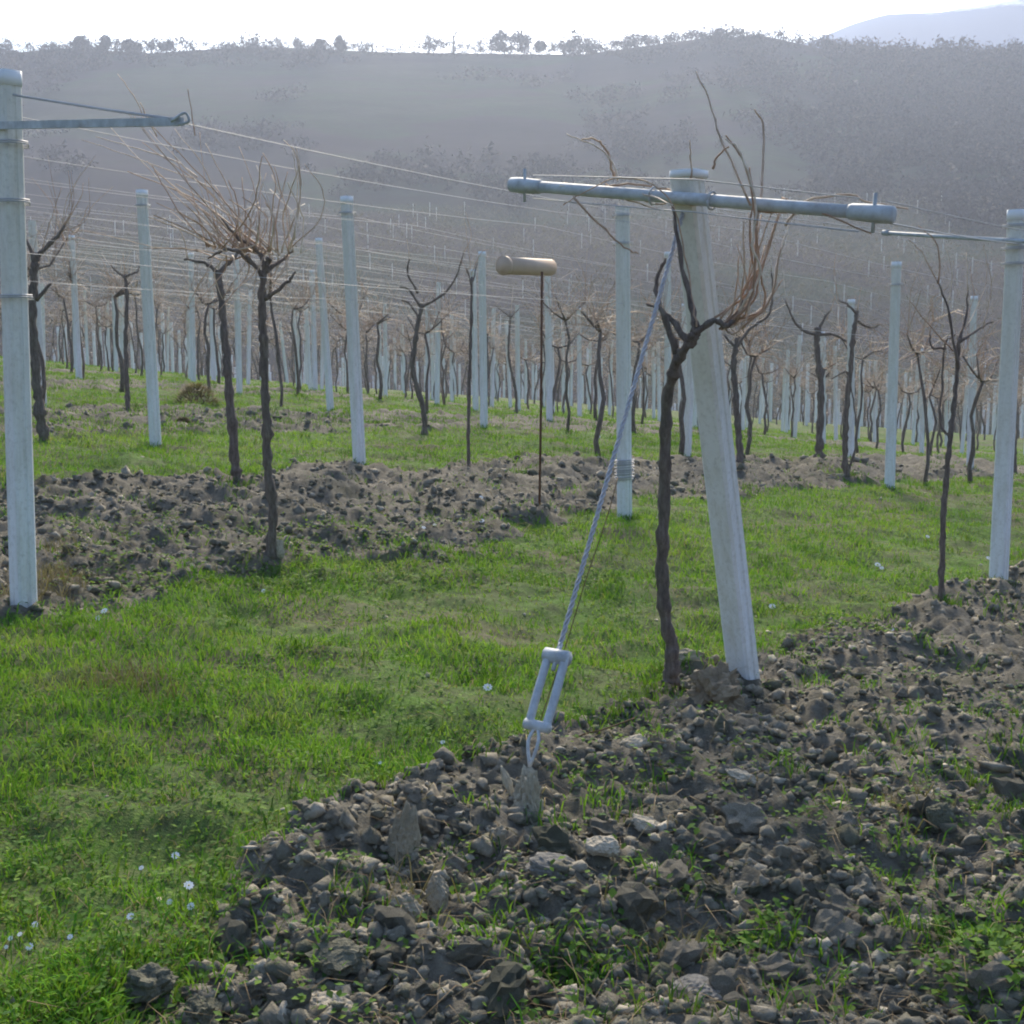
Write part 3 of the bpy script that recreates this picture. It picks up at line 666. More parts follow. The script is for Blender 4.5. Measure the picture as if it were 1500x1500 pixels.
cn += [[(392, 370, 0), (398, 310, 0), (403, 262, 0), (385, 224, 0)], [(425, 365, 0), (438, 300, 0), (440, 250, 0), (434, 215, 0)], [(428, 362, 0), (470, 320, 0), (472, 278, 0), (446, 240, 0)],
       [(432, 350, 0), (436, 280, 0), (428, 220, 0)], [(420, 350, 0), (440, 290, 0), (432, 225, 0), (415, 205, 0)],
       [(340, 378, 0), (290, 366, .1), (225, 362, .2), (160, 345, .3), (95, 335, .4)], [(365, 372, 0), (330, 382, .1), (280, 365, .1), (210, 363, .1)], [(330, 300, .2), (300, 270, .3), (200, 232, .4), (120, 205, .5)], [(290, 260, .3), (255, 235, .3), (190, 215, .4), (140, 200, .5)],
       [(210, 170, .3), (195, 140, .3), (172, 108, .3)], [(230, 200, .3), (212, 165, .3), (205, 150, .3)], [(285, 200, .3), (280, 160, .3), (275, 130, .3)]]
T3, g3 = gen_near(395, 838, 0, [(400, 760, 0), (392, 680, 0), (390, 600, 0), (386, 520, 0), (384, 450, 0), (386, 400, 0), (395, 378, 0)],
         'bushy unpruned grapevine on the left with a dense brush of reddish canes leaning left', .024,
         [[(388, 410, 0), (360, 375, -.05), (330, 366, -.1), (305, 378, 0)], [(390, 395, 0), (415, 380, .1), (430, 365, .1)], [(392, 400, 0), (378, 370, 0), (345, 345, 0), (325, 320, 0)], [(386, 440, 0), (420, 415, 0), (433, 398, 0)]], cn, 8, D=7.72)
gen_near(350, 712, 0, [(345, 680, 0), (338, 600, 0), (332, 520, 0), (325, 450, 0), (320, 395, 0)], 'dark leaning trunk behind and left of the bushy vine, foot in a weed tuft', .034,
         [[(320, 400, 0), (300, 385, 0), (270, 380, .1)], [(320, 400, 0), (345, 375, 0), (360, 350, .1)]], [[(320, 395, 0), (330, 350, 0), (320, 300, .1)], [(275, 380, 0), (265, 340, 0), (240, 320, .1)], [(350, 370, 0), (375, 330, 0), (365, 290, .1)]], 12)
gen_near(66, 648, 0, [(58, 600, 0), (52, 540, 0), (48, 470, 0), (50, 400, 0), (55, 370, 0)], 'dark grapevine right behind the left edge post with upright pale canes', .042,
         [[(52, 385, 0), (38, 350, 0)], [(55, 375, 0), (80, 350, 0), (95, 330, 0)], [(52, 440, 0), (75, 415, 0)]],
         [[(80, 350, 0), (82, 300, 0), (70, 228, 0)], [(92, 335, 0), (100, 285, 0), (140, 228, 0)], [(92, 335, 0), (118, 290, 0), (122, 268, 0)], [(88, 340, 0), (128, 320, 0), (130, 260, 0)], [(85, 345, 0), (105, 310, 0), (100, 250, 0)],
          [(60, 368, 0), (90, 330, 0), (110, 270, 0)], [(95, 330, 0), (112, 340, 0), (130, 300, 0)], [(60, 370, 0), (75, 320, 0), (90, 275, 0)], [(90, 335, 0), (108, 300, 0), (104, 250, 0)]], 15)
gen_near(622, 636, 0, [(620, 600, 0), (605, 540, 0), (610, 490, 0), (618, 445, 0)], 'branching grapevine in the middle with one long arm sweeping up to the right', .032,
         [[(618, 450, 0), (650, 430, 0), (668, 405, 0), (680, 370, 0)], [(616, 450, 0), (600, 425, 0), (585, 420, 0)], [(612, 430, 0), (597, 400, 0), (600, 380, 0)], [(616, 470, 0), (600, 445, 0), (588, 440, 0)]],
         [[(680, 370, 0), (690, 345, 0), (682, 310, 0)], [(600, 380, 0), (596, 350, 0)], [(620, 440, 0), (640, 410, 0), (640, 370, 0)]], 18)
gen_near(188, 602, 0, [(186, 560, 0), (184, 500, 0), (186, 440, 0), (183, 402, 0)], 'thin dark grapevine between the two left posts with a flat forked head', .026,
         [[(184, 408, 0), (168, 395, 0), (162, 388, 0)], [(183, 405, 0), (200, 398, 0), (204, 390, 0)]], [[(183, 402, 0), (180, 370, 0)]], 21)
gen_near(1200, 678, 0, [(1200, 640, 0), (1203, 570, 0), (1197, 510, 0), (1197, 480, 0)], 'thick grapevine with a broad knobbly head right of the leaning end post', .046,
         [[(1197, 490, 0), (1178, 485, 0), (1163, 470, 0), (1150, 440, 0)], [(1198, 490, 0), (1220, 490, 0), (1240, 500, 0)], [(1198, 490, 0), (1205, 470, 0), (1215, 455, 0)]], [[(1163, 470, 0), (1150, 430, 0), (1148, 400, 0)], [(1210, 470, 0), (1225, 430, 0), (1222, 390, 0)], [(1240, 500, 0), (1238, 460, 0)]], 24)
gen_near(1240, 706, 0, [(1238, 660, 0), (1240, 600, 0), (1246, 540, 0), (1250, 490, 0), (1256, 455, 0)], 'double trunk vine standing in front of a pale post, left of the post in weeds', .03,
         [[(1246, 560, 0), (1240, 545, 0), (1218, 555, 0)], [(1256, 460, 0), (1240, 445, 0), (1228, 440, 0)], [(1256, 470, 0), (1275, 480, 0), (1290, 475, 0)], [(1240, 700, 0), (1252, 660, 0), (1254, 620, 0), (1246, 560, 0)]],
         [[(1228, 440, 0), (1222, 400, 0), (1225, 370, 0)], [(1256, 455, 0), (1262, 420, 0)]], 27)
gen_near(757, 606, 0, [(755, 570, 0), (745, 520, 0), (748, 460, 0)], 'small bent grapevine left of the rusty stake under the tan pipe', .024, [[(748, 465, 0), (735, 455, 0), (725, 448, 0)], [(748, 465, 0), (762, 450, 0)]], [[(748, 460, 0), (752, 420, 0)]], 30)
gen_near(687, 692, 0, [(686, 640, 0), (688, 560, 0), (690, 480, 0), (691, 405, 0)], 'very thin straight vine stem in front of the close pair of posts', .016, [[(691, 420, 0), (683, 392, 0)], [(691, 415, 0), (700, 385, 0)]], [[(691, 405, 0), (684, 350, 0), (680, 318, 0)], [(691, 400, 0), (705, 370, 0), (716, 365, 0)], [(690, 410, 0), (675, 380, 0)]], 33)
gen_near(1084, 690, 0, [(1082, 640, 0), (1078, 580, 0), (1075, 530, 0), (1080, 495, 0)], 'dark grapevine half hidden behind the leaning end post', .036,
         [[(1078, 510, 0), (1100, 480, 0), (1125, 462, 0), (1132, 430, 0), (1130, 398, 0)], [(1078, 510, 0), (1060, 490, 0)]], [[(1130, 400, 0), (1128, 350, 0), (1120, 320, 0)], [(1120, 465, 0), (1110, 420, 0)]], 36)
gen_near(1487, 694, 0, [(1484, 650, 0), (1482, 600, 0), (1486, 550, 0)], 'dark vine trunk showing just left of the foot of the right edge post', .036, [[(1486, 560, 0), (1470, 540, 0)]], [[(1486, 550, 0), (1480, 520, 0)]], 39)

def far_vine(seed, low=False):
    rr = random.Random(seed); h = rr.uniform(1.35, 1.6); tr = rr.uniform(.018, .032)
    mt = MB(); x = y = 0; P = [(0, 0, -.15)]
    for i in range(1, 7): x += rr.uniform(-.07, .07); y += rr.uniform(-.07, .07); P.append((x, y, h * i / 6))
    tube(mt, P, [tr * (1.3 - .09 * i) * rr.uniform(.85, 1.15) for i in range(7)], 4 if low else 6, True, .15, seed)
    heads = [Vector(P[-1])]
    for k_ in range(rr.choice((2, 3, 3))):
        a = rr.choice((0, math.pi)) + ROWANG + rr.uniform(-.7, .7); L = rr.uniform(.2, .5)
        q = [Vector(P[-1]), Vector(P[-1]) + Vector((math.cos(a) * L * .5, math.sin(a) * L * .5, rr.uniform(0, .15))), Vector(P[-1]) + Vector((math.cos(a) * L, math.sin(a) * L, rr.uniform(.1, .4)))]
        tube(mt, q, [tr * .7, tr * .55, tr * .35], 4 if low else 5); heads += q[1:]
    mc = MB()
    for k_ in range(34 if low else 60):
        p = rr.choice(heads) + Vector((rr.uniform(-.05, .05),) * 3); a = rr.uniform(0, 6.28); L = rr.uniform(.3, .95); el = rr.choice((rr.uniform(.3, 1.5), rr.uniform(.5, 1.5), rr.uniform(-.6, .3)))
        d = Vector((math.cos(a) * math.cos(el), math.sin(a) * math.cos(el), math.sin(el))); q = p + d * L * .5 + Vector((rr.uniform(-.08, .08), rr.uniform(-.08, .08), .03))
        e = p + d * L + Vector((rr.uniform(-.12, .12), rr.uniform(-.12, .12), -.12 * L))
        rw = .0065 if low else .0038
        tube(mc, [p, q, e], [rw, rw * .9, rw * .5], 3, False, 0, 0, rr.random())
    return mt, mc
variants = []
for s in range(12):
    mt, mc = far_vine(100 + s); a = mt.mesh('trunk'); c = mc.mesh('canes'); a.materials.append(M_bark); c.materials.append(M_cane); variants.append((a, c))
def place_far_vine(x, y, i, label, group, rz):
    T = thing('grapevine', label, 'grapevine', (x, y, gz(x, y)), group, (0, 0, rz))
    T.scale = (1, 1, rnd.uniform(.92, 1.1))
    a, c = variants[i % 12]
    o = bpy.data.objects.new('trunk', a); COL.objects.link(o); o.parent = T
    o = bpy.data.objects.new('canes', c); COL.objects.link(o); o.parent = T; o['kind'] = 'stuff'; return T
LM = sorted([(35, 'left edge post'), (228, 'post at the upper grass edge'), (395, 'bushy vine'), (527, 'leaning middle post'), (620, 'branching vine'), (708, 'close pair of posts'), (790, 'rusty stake'), (914, 'post with the wire coil'),
      (1060, 'leaning end post'), (1200, 'knobbly headed vine'), (1245, 'double trunk vine'), (1305, 'post in weeds'), (1380, 'slim forked vine'), (1465, 'right edge post')])
ORD = 'first second third fourth fifth sixth seventh eighth ninth tenth eleventh twelfth'.split()
def ordinal_labels(items, text):
    """items: list of (object, x, y); the label counts to the right from the nearest landmark on the left"""
    items = sorted(items, key=lambda q: q[1] / q[2]); cnt = {}
    for o, x, y in items:
        u = 750 + F * x / y; l = [n_ for a, n_ in LM if a <= u]; key = l[-1] if l else 'left frame edge'; c = cnt[key] = cnt.get(key, 0) + 1
        if c <= 12: o['label'] = '%s %s right of the %s' % (ORD[c - 1], text, key)
k = 0; nv = 0; NEARV = [(-2.4, 11.3), (-4.9, 13.5), (-1.2, 17.8), (-5.4, 18), (4.5, 19), (4.5, 17.3)]
cand = []
for row in range(0, 34):
    n = 3.03 + 3.0 * row; s = -14 + rnd.uniform(0, 1)
    while s < 75:
        s += rnd.uniform(1.35, 2.1); x, y = sn(s, n + rnd.uniform(-.12, .12))
        if y < 15.5 or abs(x) > .42 * y + 1 or y > 47: continue
        if any((x - a) ** 2 + (y - b) ** 2 < .8 for a, b in NEARV): continue
        if rnd.random() < .12 + .2 * (y < 20): continue
        cand.append((y, x))
cand.sort()
mv = []
for i, (y, x) in enumerate(cand[:290]):
    T = place_far_vine(x, y, i * 5 + 1, 'leafless grapevine in the rows farther back with short dark trunk and pruned head' if y < 30 else 'small leafless grapevine in the crowded rows near the crest of the slope',
                   'grapevines of the middle rows' if y < 30 else 'grapevines near the crest', rnd.choice((0, math.pi)) + rnd.uniform(-.3, .3))

    if y < 30: mv.append((T, x, y))
ordinal_labels(mv, 'bare vine of the middle rows')
ordinal_labels([q for q in fpl if q[2] < 38], 'slender post of the farther rows')
# far masses: vines and posts beyond the crest and on the opposite slope (one object each)
def merge(proto, place, name, m):
    """proto: list of (V,F4-or-3 tri arrays, vary); place: list of (x,y,z,rot,sx,sz)"""
    Vs, Fs, As, n = [], [], [], 0
    for i, (x, y, z, rz, sx, sz) in enumerate(place):
        pv, pf, pa = proto[i % len(proto)]; c, s = math.cos(rz), math.sin(rz)
        q = np.c_[(pv[:, 0] * c - pv[:, 1] * s) * sx + x, (pv[:, 0] * s + pv[:, 1] * c) * sx + y, pv[:, 2] * sz + z]
        Vs.append(q); Fs.append(pf + n); As.append(pa); n += len(pv)
    o = obj(name, raw_mesh(name, np.concatenate(Vs), np.concatenate(Fs), np.concatenate(As)), m); return o
def tri_of(mb):
    Vv = np.concatenate(mb.v); t = []
    for f in mb.f:
        for k_ in range(1, len(f) - 1): t.append((f[0], f[k_], f[k_ + 1]))
    return Vv, np.array(t), np.concatenate(mb.a)
lowT, lowC = [], []
for s in range(5):
    a, c = far_vine(300 + s, True); lowT.append(tri_of(a)); lowC.append(tri_of(c))
pl, pp = [], []
for y, x in cand[290:]: pl.append((x, y, tz(x, y), rnd.uniform(0, 6), 1, 1))
for row in range(2, 42):
    n = 3.03 + 3.0 * row; s = 0
    while s < 130:
        s += rnd.uniform(1.7, 2.4); x, y = sn(s, n)
        if 47 <= y < 84 and abs(x) < .42 * y + 2: pl.append((x, y, tz(x, y), rnd.uniform(0, 6), 1, rnd.uniform(.9, 1.1)))
    for j in range(0, 52):
        x, y = sn(3.7 + 2.6 * j, n)
        if 52 <= y < 84 and abs(x) < .42 * y + 2: pp.append((x, y, tz(x, y), 0, 1, rnd.uniform(.95, 1.05)))
tag(merge(lowT, pl, 'distant_vine_trunks', M_bark), 'mass of dark vine trunks fading over the crest of the near slope', 'vines', kind='stuff')
tag(merge(lowC, pl, 'distant_vine_canes', M_cane), 'brownish haze of bare vine canes over the crest of the near slope', 'vine canes', kind='stuff')
mpost = MB(); box(mpost, (0, 0, 1.1), (.11, .11, 2.7)); pbox = [tri_of(mpost)]
tag(merge(pbox, pp, 'distant_posts', M_conc), 'many thin pale vineyard posts beyond the crest of the near slope', 'posts', kind='stuff')
# opposite slope vineyard
def bush_proto(seed, n=26, r=.7, h=1.1, w_=.35):
    g = np.random.default_rng(seed); c = g.normal(size=(n, 3)) * np.array((r * .6, r * .35, h * .3)) + np.array((0, 0, 1.3))
    d1 = g.normal(size=(n, 3)) * w_; d2 = g.normal(size=(n, 3)) * np.array((.05, .05, .05)); Vv = np.stack([c - d1, c + d1, c + d2 + d1 * .2], 1).reshape(-1, 3)
    return Vv, np.arange(n * 3).reshape(-1, 3), np.repeat(g.random(n), 3)
pl2, pp2 = [], []
y = 128
while y < 250:
    for x in np.arange(-.43 * y, .43 * y, 1.6):
        X_, Y_ = x + rnd.uniform(-.5, .5), y + x * .16 + rnd.uniform(-.2, .2)
        if Y_ < 122: continue
        if vnoise(np.array([X_]), np.array([Y_]), 38, 77)[0] < .12: continue
        pl2.append((X_, Y_, tz(X_, Y_), rnd.uniform(-.3, .3), 1.15, 1))
        if rnd.random() < .07: pp2.append((X_, Y_, tz(X_, Y_), 0, 1, 1))
    y += 3.6
tag(merge([bush_proto(i, 40, 1.1, 1.9, .24) for i in range(8)], pl2, 'opposite_vineyard', M_vines), 'rows of bare vines striping the opposite slope', 'vineyard', kind='stuff')
tag(merge(pbox, pp2, 'opposite_posts', M_conc), 'tiny pale posts among the vine rows of the opposite slope', 'posts', kind='stuff')
# scrub and woodland on the hill
def clump(seed, n=110):
    g = np.random.default_rng(seed); nb = 5; cc = g.normal(size=(nb, 3)) * np.array((1.3, 1.3, .7)) + np.array((0, 0, 1.9)); c = cc[g.integers(0, nb, n)] + g.normal(size=(n, 3)) * np.array((.7, .7, .6))
    c[:, 2] = np.maximum(c[:, 2], .1); d1 = g.normal(size=(n, 3)) * .24; d2 = g.normal(size=(n, 3)) * .24
    return np.stack([c - d1, c + d1, c + d2], 1).reshape(-1, 3), np.arange(n * 3).reshape(-1, 3), np.repeat(g.random(n), 3)
cl = [clump(i) for i in range(8)]; wl = []
for _ in range(5200):
    y = rnd.uniform(235, 398); x = rnd.uniform(-.43, .43) * y; u = 750 + F * x / y
    d = vnoise(np.array([x]), np.array([y]), 30, 13)[0] + .5 * vnoise(np.array([x]), np.array([y]), 11, 14)[0]
    thr = 1.0 - .35 * sstep(1050, 1350, u) - .25 * sstep(360, 395, y)
    if d < thr + .12 - .3 * sstep(1000, 1150, u) + rnd.uniform(-.25, .25): continue
    s = rnd.uniform(.6, 1.4); wl.append((x, y, tz(x, y) - .3, rnd.uniform(0, 6), s, s * rnd.uniform(.8, 1.2)))
tag(merge(cl, wl, 'hill_scrub', M_scrub), 'bare scrub and woodland patches covering the hill across the valley', 'scrub', kind='stuff')
hl = []
for u in np.arange(-40, 1545, 4.5):
    for _ in range(1 + int(u > 1150)):
        y = rnd.uniform(388, 404); x = (u + rnd.uniform(-6, 6) - 750) / F * y
        s = rnd.uniform(.55, 1.15) * (1 + .45 * float(sstep(1150, 1300, u))) * (.55 + .7 * float(vnoise(np.array([u * 1.0]), np.array([3.]), 23, 5)[0])); hl.append((x, y, tz(x, y) - .4, rnd.uniform(0, 6), s, s))
tag(merge(cl, hl, 'ridge_hedge', M_scrub), 'low uneven line of scrub along the skyline of the ridge', 'scrub', kind='stuff')
# single trees on the skyline: column, top row, width in image px, kind
TREES = [(8, 55, 16, 0, 'twiggy tree at the far left end of the skyline'), (62, 58, 30, 0, 'low spreading tree in the leftmost clump on the ridge'), (78, 56, 16, 0, 'small round tree ending the leftmost clump on the ridge'),
         (120, 53, 24, 1, 'dense tree in the left row on the ridge'), (152, 51, 18, 1, 'tall round tree in the left row on the ridge'), (195, 54, 30, 1, 'broad dense tree on the ridge above the left crossarm'),
         (242, 58, 20, 1, 'small pointed tree on the ridge above the crossarm end'), (410, 50, 22, 0, 'twiggy tree with open crown on the ridge above the bushy vine'), (434, 56, 12, 0, 'very small tree beside the open crowned tree on the ridge'),
         (470, 57, 22, 1, 'low dark tree on the ridge left of the sky gap'), (498, 52, 18, 1, 'round tree on the ridge above the leaning middle post'), (545, 53, 20, 0, 'small bare tree on the ridge left of the tallest clump'),
         (628, 43, 30, 0, 'airy tree leaning on the left of the tallest clump on the skyline'), (664, 33, 36, 0, 'tallest bare tree on the skyline above the tan pipe'), (703, 48, 24, 0, 'small round tree right of the tallest tree on the skyline'),
         (735, 45, 34, 1, 'left half of the wide domed pair of trees on the ridge'), (764, 47, 34, 1, 'right half of the wide domed pair of trees on the ridge'), (792, 60, 14, 1, 'tiny tree right of the domed pair on the ridge'),
         (838, 41, 36, 1, 'dense rounded tree standing alone on the ridge near the middle'), (862, 46, 14, 0, 'thin bare tree touching the lone rounded tree'), (950, 44, 34, 0, 'broad tree where the ridge starts to rise on the right'),
         (1049, 33, 22, 0, 'lone twiggy tree on the highest hump of the ridge'), (1118, 45, 30, 0, 'bare tree on the right shoulder of the hump'), (1215, 65, 20, 1, 'dark bush on the right ridge in front of the mountain foot'),
         (1272, 68, 16, 1, 'rounded bush on the right ridge under the mountain'), (1305, 78, 20, 1, 'low bush on the right ridge below the snow line'), (1362, 72, 46, 1, 'broad tree mound on the right ridge before the blue mountain'),
         (1425, 76, 30, 1, 'low tree on the right ridge left of the frame edge'), (1460, 70, 30, 1, 'dark tree on the right ridge near the frame edge'), (1492, 62, 28, 1, 'tallest tree on the right ridge at the frame edge')]
for i, (u, v, wpx, kd, lab) in enumerate(TREES):
    D = 392 + (i * 37 % 9); base = px(u, 60, D); base.z = tz(base.x, base.y); topz = px(u, v, D).z; h = max(topz - base.z, 2.5); wm = wpx / F * D
    T = thing('ridge_tree', lab, 'tree', base, 'single trees along the ridge'); g = np.random.default_rng(i)
    m = MB(); tube(m, [(0, 0, -.5), (.1, 0, h * .3), (.05, 0, h * .6)], [.32, .24, .12], 5)
    for k_ in range(7):
        a = g.uniform(0, 6.28); r_ = wm * g.uniform(.2, .42); z0 = h * g.uniform(.2, .5); tube(m, [(0, 0, z0), (math.cos(a) * r_ * .5, math.sin(a) * r_ * .5, z0 + h * .2), (math.cos(a) * r_, math.sin(a) * r_, min(z0 + h * .4, h * .93))], [.12, .09, .04], 3, False)
    obj('trunk', m, M_bark, T)
    nb = 7; cc = g.normal(size=(nb, 3)); cc /= np.linalg.norm(cc, axis=1)[:, None]; cc *= g.uniform(.45, .95, (nb, 1)); cc[:, 2] -= .22; n = 750 if kd else 520
    q = cc[g.integers(0, nb, n)] + g.normal(size=(n, 3)) * .3; ln = np.linalg.norm(q, axis=1)[:, None]; q = np.where(ln > 1, q / ln, q)
    q = q * np.array((wm / 2, wm / 2, h * .54)) + np.array((0, 0, h * .46)); sz = .22 if not kd else .34
    d1 = g.normal(size=(n, 3)) * sz; d2 = g.normal(size=(n, 3)) * sz * (.3 if not kd else 1)
    obj('crown', raw_mesh('crown', np.stack([q - d1, q + d1, q + d2], 1).reshape(-1, 3), np.arange(n * 3).reshape(-1, 3), np.repeat(g.random(n), 3)), M_scrub, T)

# ------------------------------------------------------------------ soil clods and stones
clod_me = []
for s in range(18):
    Vv, Ff = lump(900 + s, 3, .42, (1, rnd.uniform(.7, 1), rnd.uniform(.55, .9))); me = raw_mesh('clod', Vv, Ff, np.full(len(Vv), rnd.random()), smooth=False); me.materials.append(M_clod); clod_me.append(me)
placed = []
tries = 0
while len(placed) < 290 and tries < 60000:
    tries += 1; u = rnd.uniform(120, 1530); v = 1510 - 500 * rnd.random() ** 1.5; g = on_ground(u, v, 5)
    if tilled(np.array([g.x]), np.array([g.y]))[0] < .55: continue
    sz = rnd.uniform(.016, .04) if rnd.random() < .75 else rnd.uniform(.04, .085)
    if any((g.x - a) ** 2 + (g.y - b) ** 2 < ((sz + c) * .8) ** 2 for a, b, c in placed): continue
    if abs(g.x - .06) < .13 and 3.85 < g.y < 4.3: continue
    placed.append((g.x, g.y, sz))
    o = bpy.data.objects.new('clod', clod_me[rnd.randrange(18)]); COL.objects.link(o); o.parent = G_soil
    o.location = (g.x, g.y, gz(g.x, g.y) + sz * .12); o.scale = (sz, sz * rnd.uniform(.7, 1.1), sz * rnd.uniform(.7, 1.05)); o.rotation_euler = (rnd.uniform(-.6, .6), rnd.uniform(-.6, .6), rnd.uniform(0, 6.3))
def scatter(n, ymin, ymax, pw, want, halfw=.44):
    """random ground points seen by the camera, denser near"""
    y = ymin + (ymax - ymin) * R.random(n) ** pw; x = (R.random(n) * 2 - 1) * (halfw * y + .3)
    return x, y
def lumps_merge(x, y, sz, sub, name, m, protos):
    n = len(x); pv = np.stack([p[0] for p in protos]); pf = protos[0][1]; k_ = R.integers(0, len(protos), n); nv_ = pv.shape[1]
    a = R.random(n) * 6.283; c, s = np.cos(a), np.sin(a); q = pv[k_] * sz[:, None, None] * np.stack([R.uniform(.7, 1.2, n), R.uniform(.7, 1.2, n), R.uniform(.7, 1.1, n)], 1)[:, None, :]
    z = terrain(x, y) + micro(x, y) + sz * .1
    Q = np.stack([q[:, :, 0] * c[:, None] - q[:, :, 1] * s[:, None] + x[:, None], q[:, :, 0] * s[:, None] + q[:, :, 1] * c[:, None] + y[:, None], q[:, :, 2] + z[:, None]], -1)
    Fs = (pf[None] + (np.arange(n) * nv_)[:, None, None]).reshape(-1, 3)
    return obj(name, raw_mesh(name, Q.reshape(-1, 3), Fs, np.repeat(R.random(n), nv_), smooth=True), m)
pr1 = [lump(50 + i, 1, .7, (1, .8, .7)) for i in range(16)]
x, y = scatter(30000, 2.4, 19, 1.7, 1); t = tilled(x, y) > .45; x, y = x[t], y[t]
sz = (.006 + .006 * R.pareto(2.2, len(x)).clip(0, 5)) * (1 + .06 * y)
o = lumps_merge(x, y, sz, 1, 'small_clods', M_clod, pr1); o.parent = G_soil; o['kind'] = 'stuff'
prm = [lump(950 + i, 2, .62, (1, .8, .72)) for i in range(16)]
x, y = scatter(7000, 2.4, 11, 1.5, 1); t = (tilled(x, y) > .5) & (fbm(x, y, .5, 2, 19) > .36); x, y = x[t], y[t]
o = lumps_merge(x, y, R.uniform(.012, .027, len(x)) * (1 + .05 * y), 2, 'medium_clods', M_clod, prm); o.parent = G_soil; o['kind'] = 'stuff'
x, y = scatter(900, 2.4, 16, 1.5, 1); sel = (tilled(x, y) > .4) | (R.random(len(x)) < .12); x, y = x[sel], y[sel]
o = lumps_merge(x, y, R.uniform(.008, .02, len(x)) * (1 + .03 * y), 1, 'pale_pebbles', M_rock, pr1); o.parent = G_soil; o['kind'] = 'stuff'

def rock(name, u, v, wpx, hpx, dep, label, cat, m, seed, rot=(0, 0, 0), sub=4, D=None, sink=.25, ang=.22, sq=(1, 1, 1), point=0):
    """v: image row of the middle of the stone"""
    g = on_ground(u, v + hpx * .3); k_ = g.y / F; Vv, Ff = lump(seed, sub, ang, sq)
    Vv = Vv / np.abs(Vv).max(0) * np.array((wpx * k_ / 2, dep, hpx * k_ / 2 * 1.1))
    if point: q_ = (Vv[:, 2:] / np.abs(Vv[:, 2]).max() + 1) / 2; Vv[:, :1] = Vv[:, :1] * (1 - point * q_ ** 1.5) + .35 * point * q_ * np.abs(Vv[:, 0]).max(); Vv[:, 1:2] *= 1 - .6 * point * q_
    o = obj(name, raw_mesh(name, Vv, Ff, np.full(len(Vv), .6), smooth=False), m, loc=(g.x, g.y, g.z + hpx * k_ * (.5 - sink)), rot=rot); tag(o, label, cat); return o
rock('flat_stone', 930, 1113, 58, 24, .05, 'flat pale slab of stone on the soil right of the ground anchor', 'stone', M_rock, 2, (.1, -.1, .1))
rock('stone', 945, 1221, 66, 24, .04, 'long pale stone lying slanted on the clods below the flat slab', 'stone', M_rock, 4, (0, .35, 0))
rock('stone', 882, 1270, 60, 30, .05, 'pale chipped stone lower left of the slanted long stone', 'stone', M_rock, 6, (0, .3, .2))
rock('stone', 1083, 1158, 62, 30, .05, 'pale split stone in the tilled soil below the mound of earth', 'stone', M_rock, 8, (0, .4, .1))
rock('upright_stone', 588, 1232, 68, 122, .05, 'upright pointed grey stone sticking out of the clods left of the anchor', 'stone', M_clay, 10, (0, .12, .2), ang=.3, sink=.3, point=.5)
rock('stone', 731, 1238, 32, 40, .03, 'small pointed tan stone at the foot of the ground anchor', 'stone', M_clay, 12)
rock('stone', 815, 1318, 100, 36, .07, 'dark flat grey stone lying in the clods below the anchor', 'stone', M_rockd, 14, (0, .25, .1))
rock('stone', 592, 1340, 62, 54, .05, 'angular olive grey stone below the upright pointed stone', 'stone', M_clay, 16, (0, -.4, 0))
rock('stone', 643, 1322, 42, 62, .04, 'wedge shaped stone standing right of the angular olive grey stone', 'stone', M_clay, 18)
rock('clod', 220, 1455, 92, 66, .07, 'large grey clod at the grass edge in the bottom left', 'clod', M_clod, 20, ang=.35)
rock('clod', 292, 1478, 86, 56, .07, 'large grey clod just right of the other big clod in the bottom left', 'clod', M_clod, 22, ang=.35)
rock('stone', 480, 1478, 92, 34, .05, 'pale flaking flat stone at the bottom edge left of centre', 'stone', M_rock, 24, (0, .1, 0))
rock('clod', 1348, 1355, 66, 46, .06, 'rounded pale clod in the lower right of the tilled soil', 'clod', M_clay, 26)
rock('clod', 1372, 1215, 52, 52, .05, 'dark rounded clod on the right with a pale rim', 'clod', M_clod, 28)
rock('stone', 1020, 1462, 84, 36, .06, 'flat pale stone near the bottom edge right of centre', 'stone', M_rockd, 30)
rock('clod', 500, 1425, 120, 42, .08, 'long flat grey clod above the pale flaking stone', 'clod', M_clod, 32, ang=.3)
rock('clod', 1005, 975, 50, 26, .05, 'flat tan lump between the vine trunk and the leaning post foot', 'clod', M_clay, 34)
rock('soil_mound', 1050, 1020, 110, 95, .14, 'crumbling tan mound of earth in front of the leaning post foot', 'mound', M_earth, 36, ang=.75)
rock('clod', 1022, 1055, 60, 40, .07, 'tan clod at the lower left of the earth mound', 'clod', M_earth, 38, ang=.6)
rock('stone', 408, 820, 26, 34, .03, 'bright pale stone leaning on the foot of the bushy vine', 'stone', M_rock, 40, (0, .2, 0))
rock('stone', 1290, 1165, 30, 14, .03, 'small pale stone in the tilled soil on the right', 'stone', M_rock, 42)
rock('stone', 1407, 1273, 30, 14, .03, 'small whitish stone beside the dark rounded clod', 'stone', M_rock, 44)
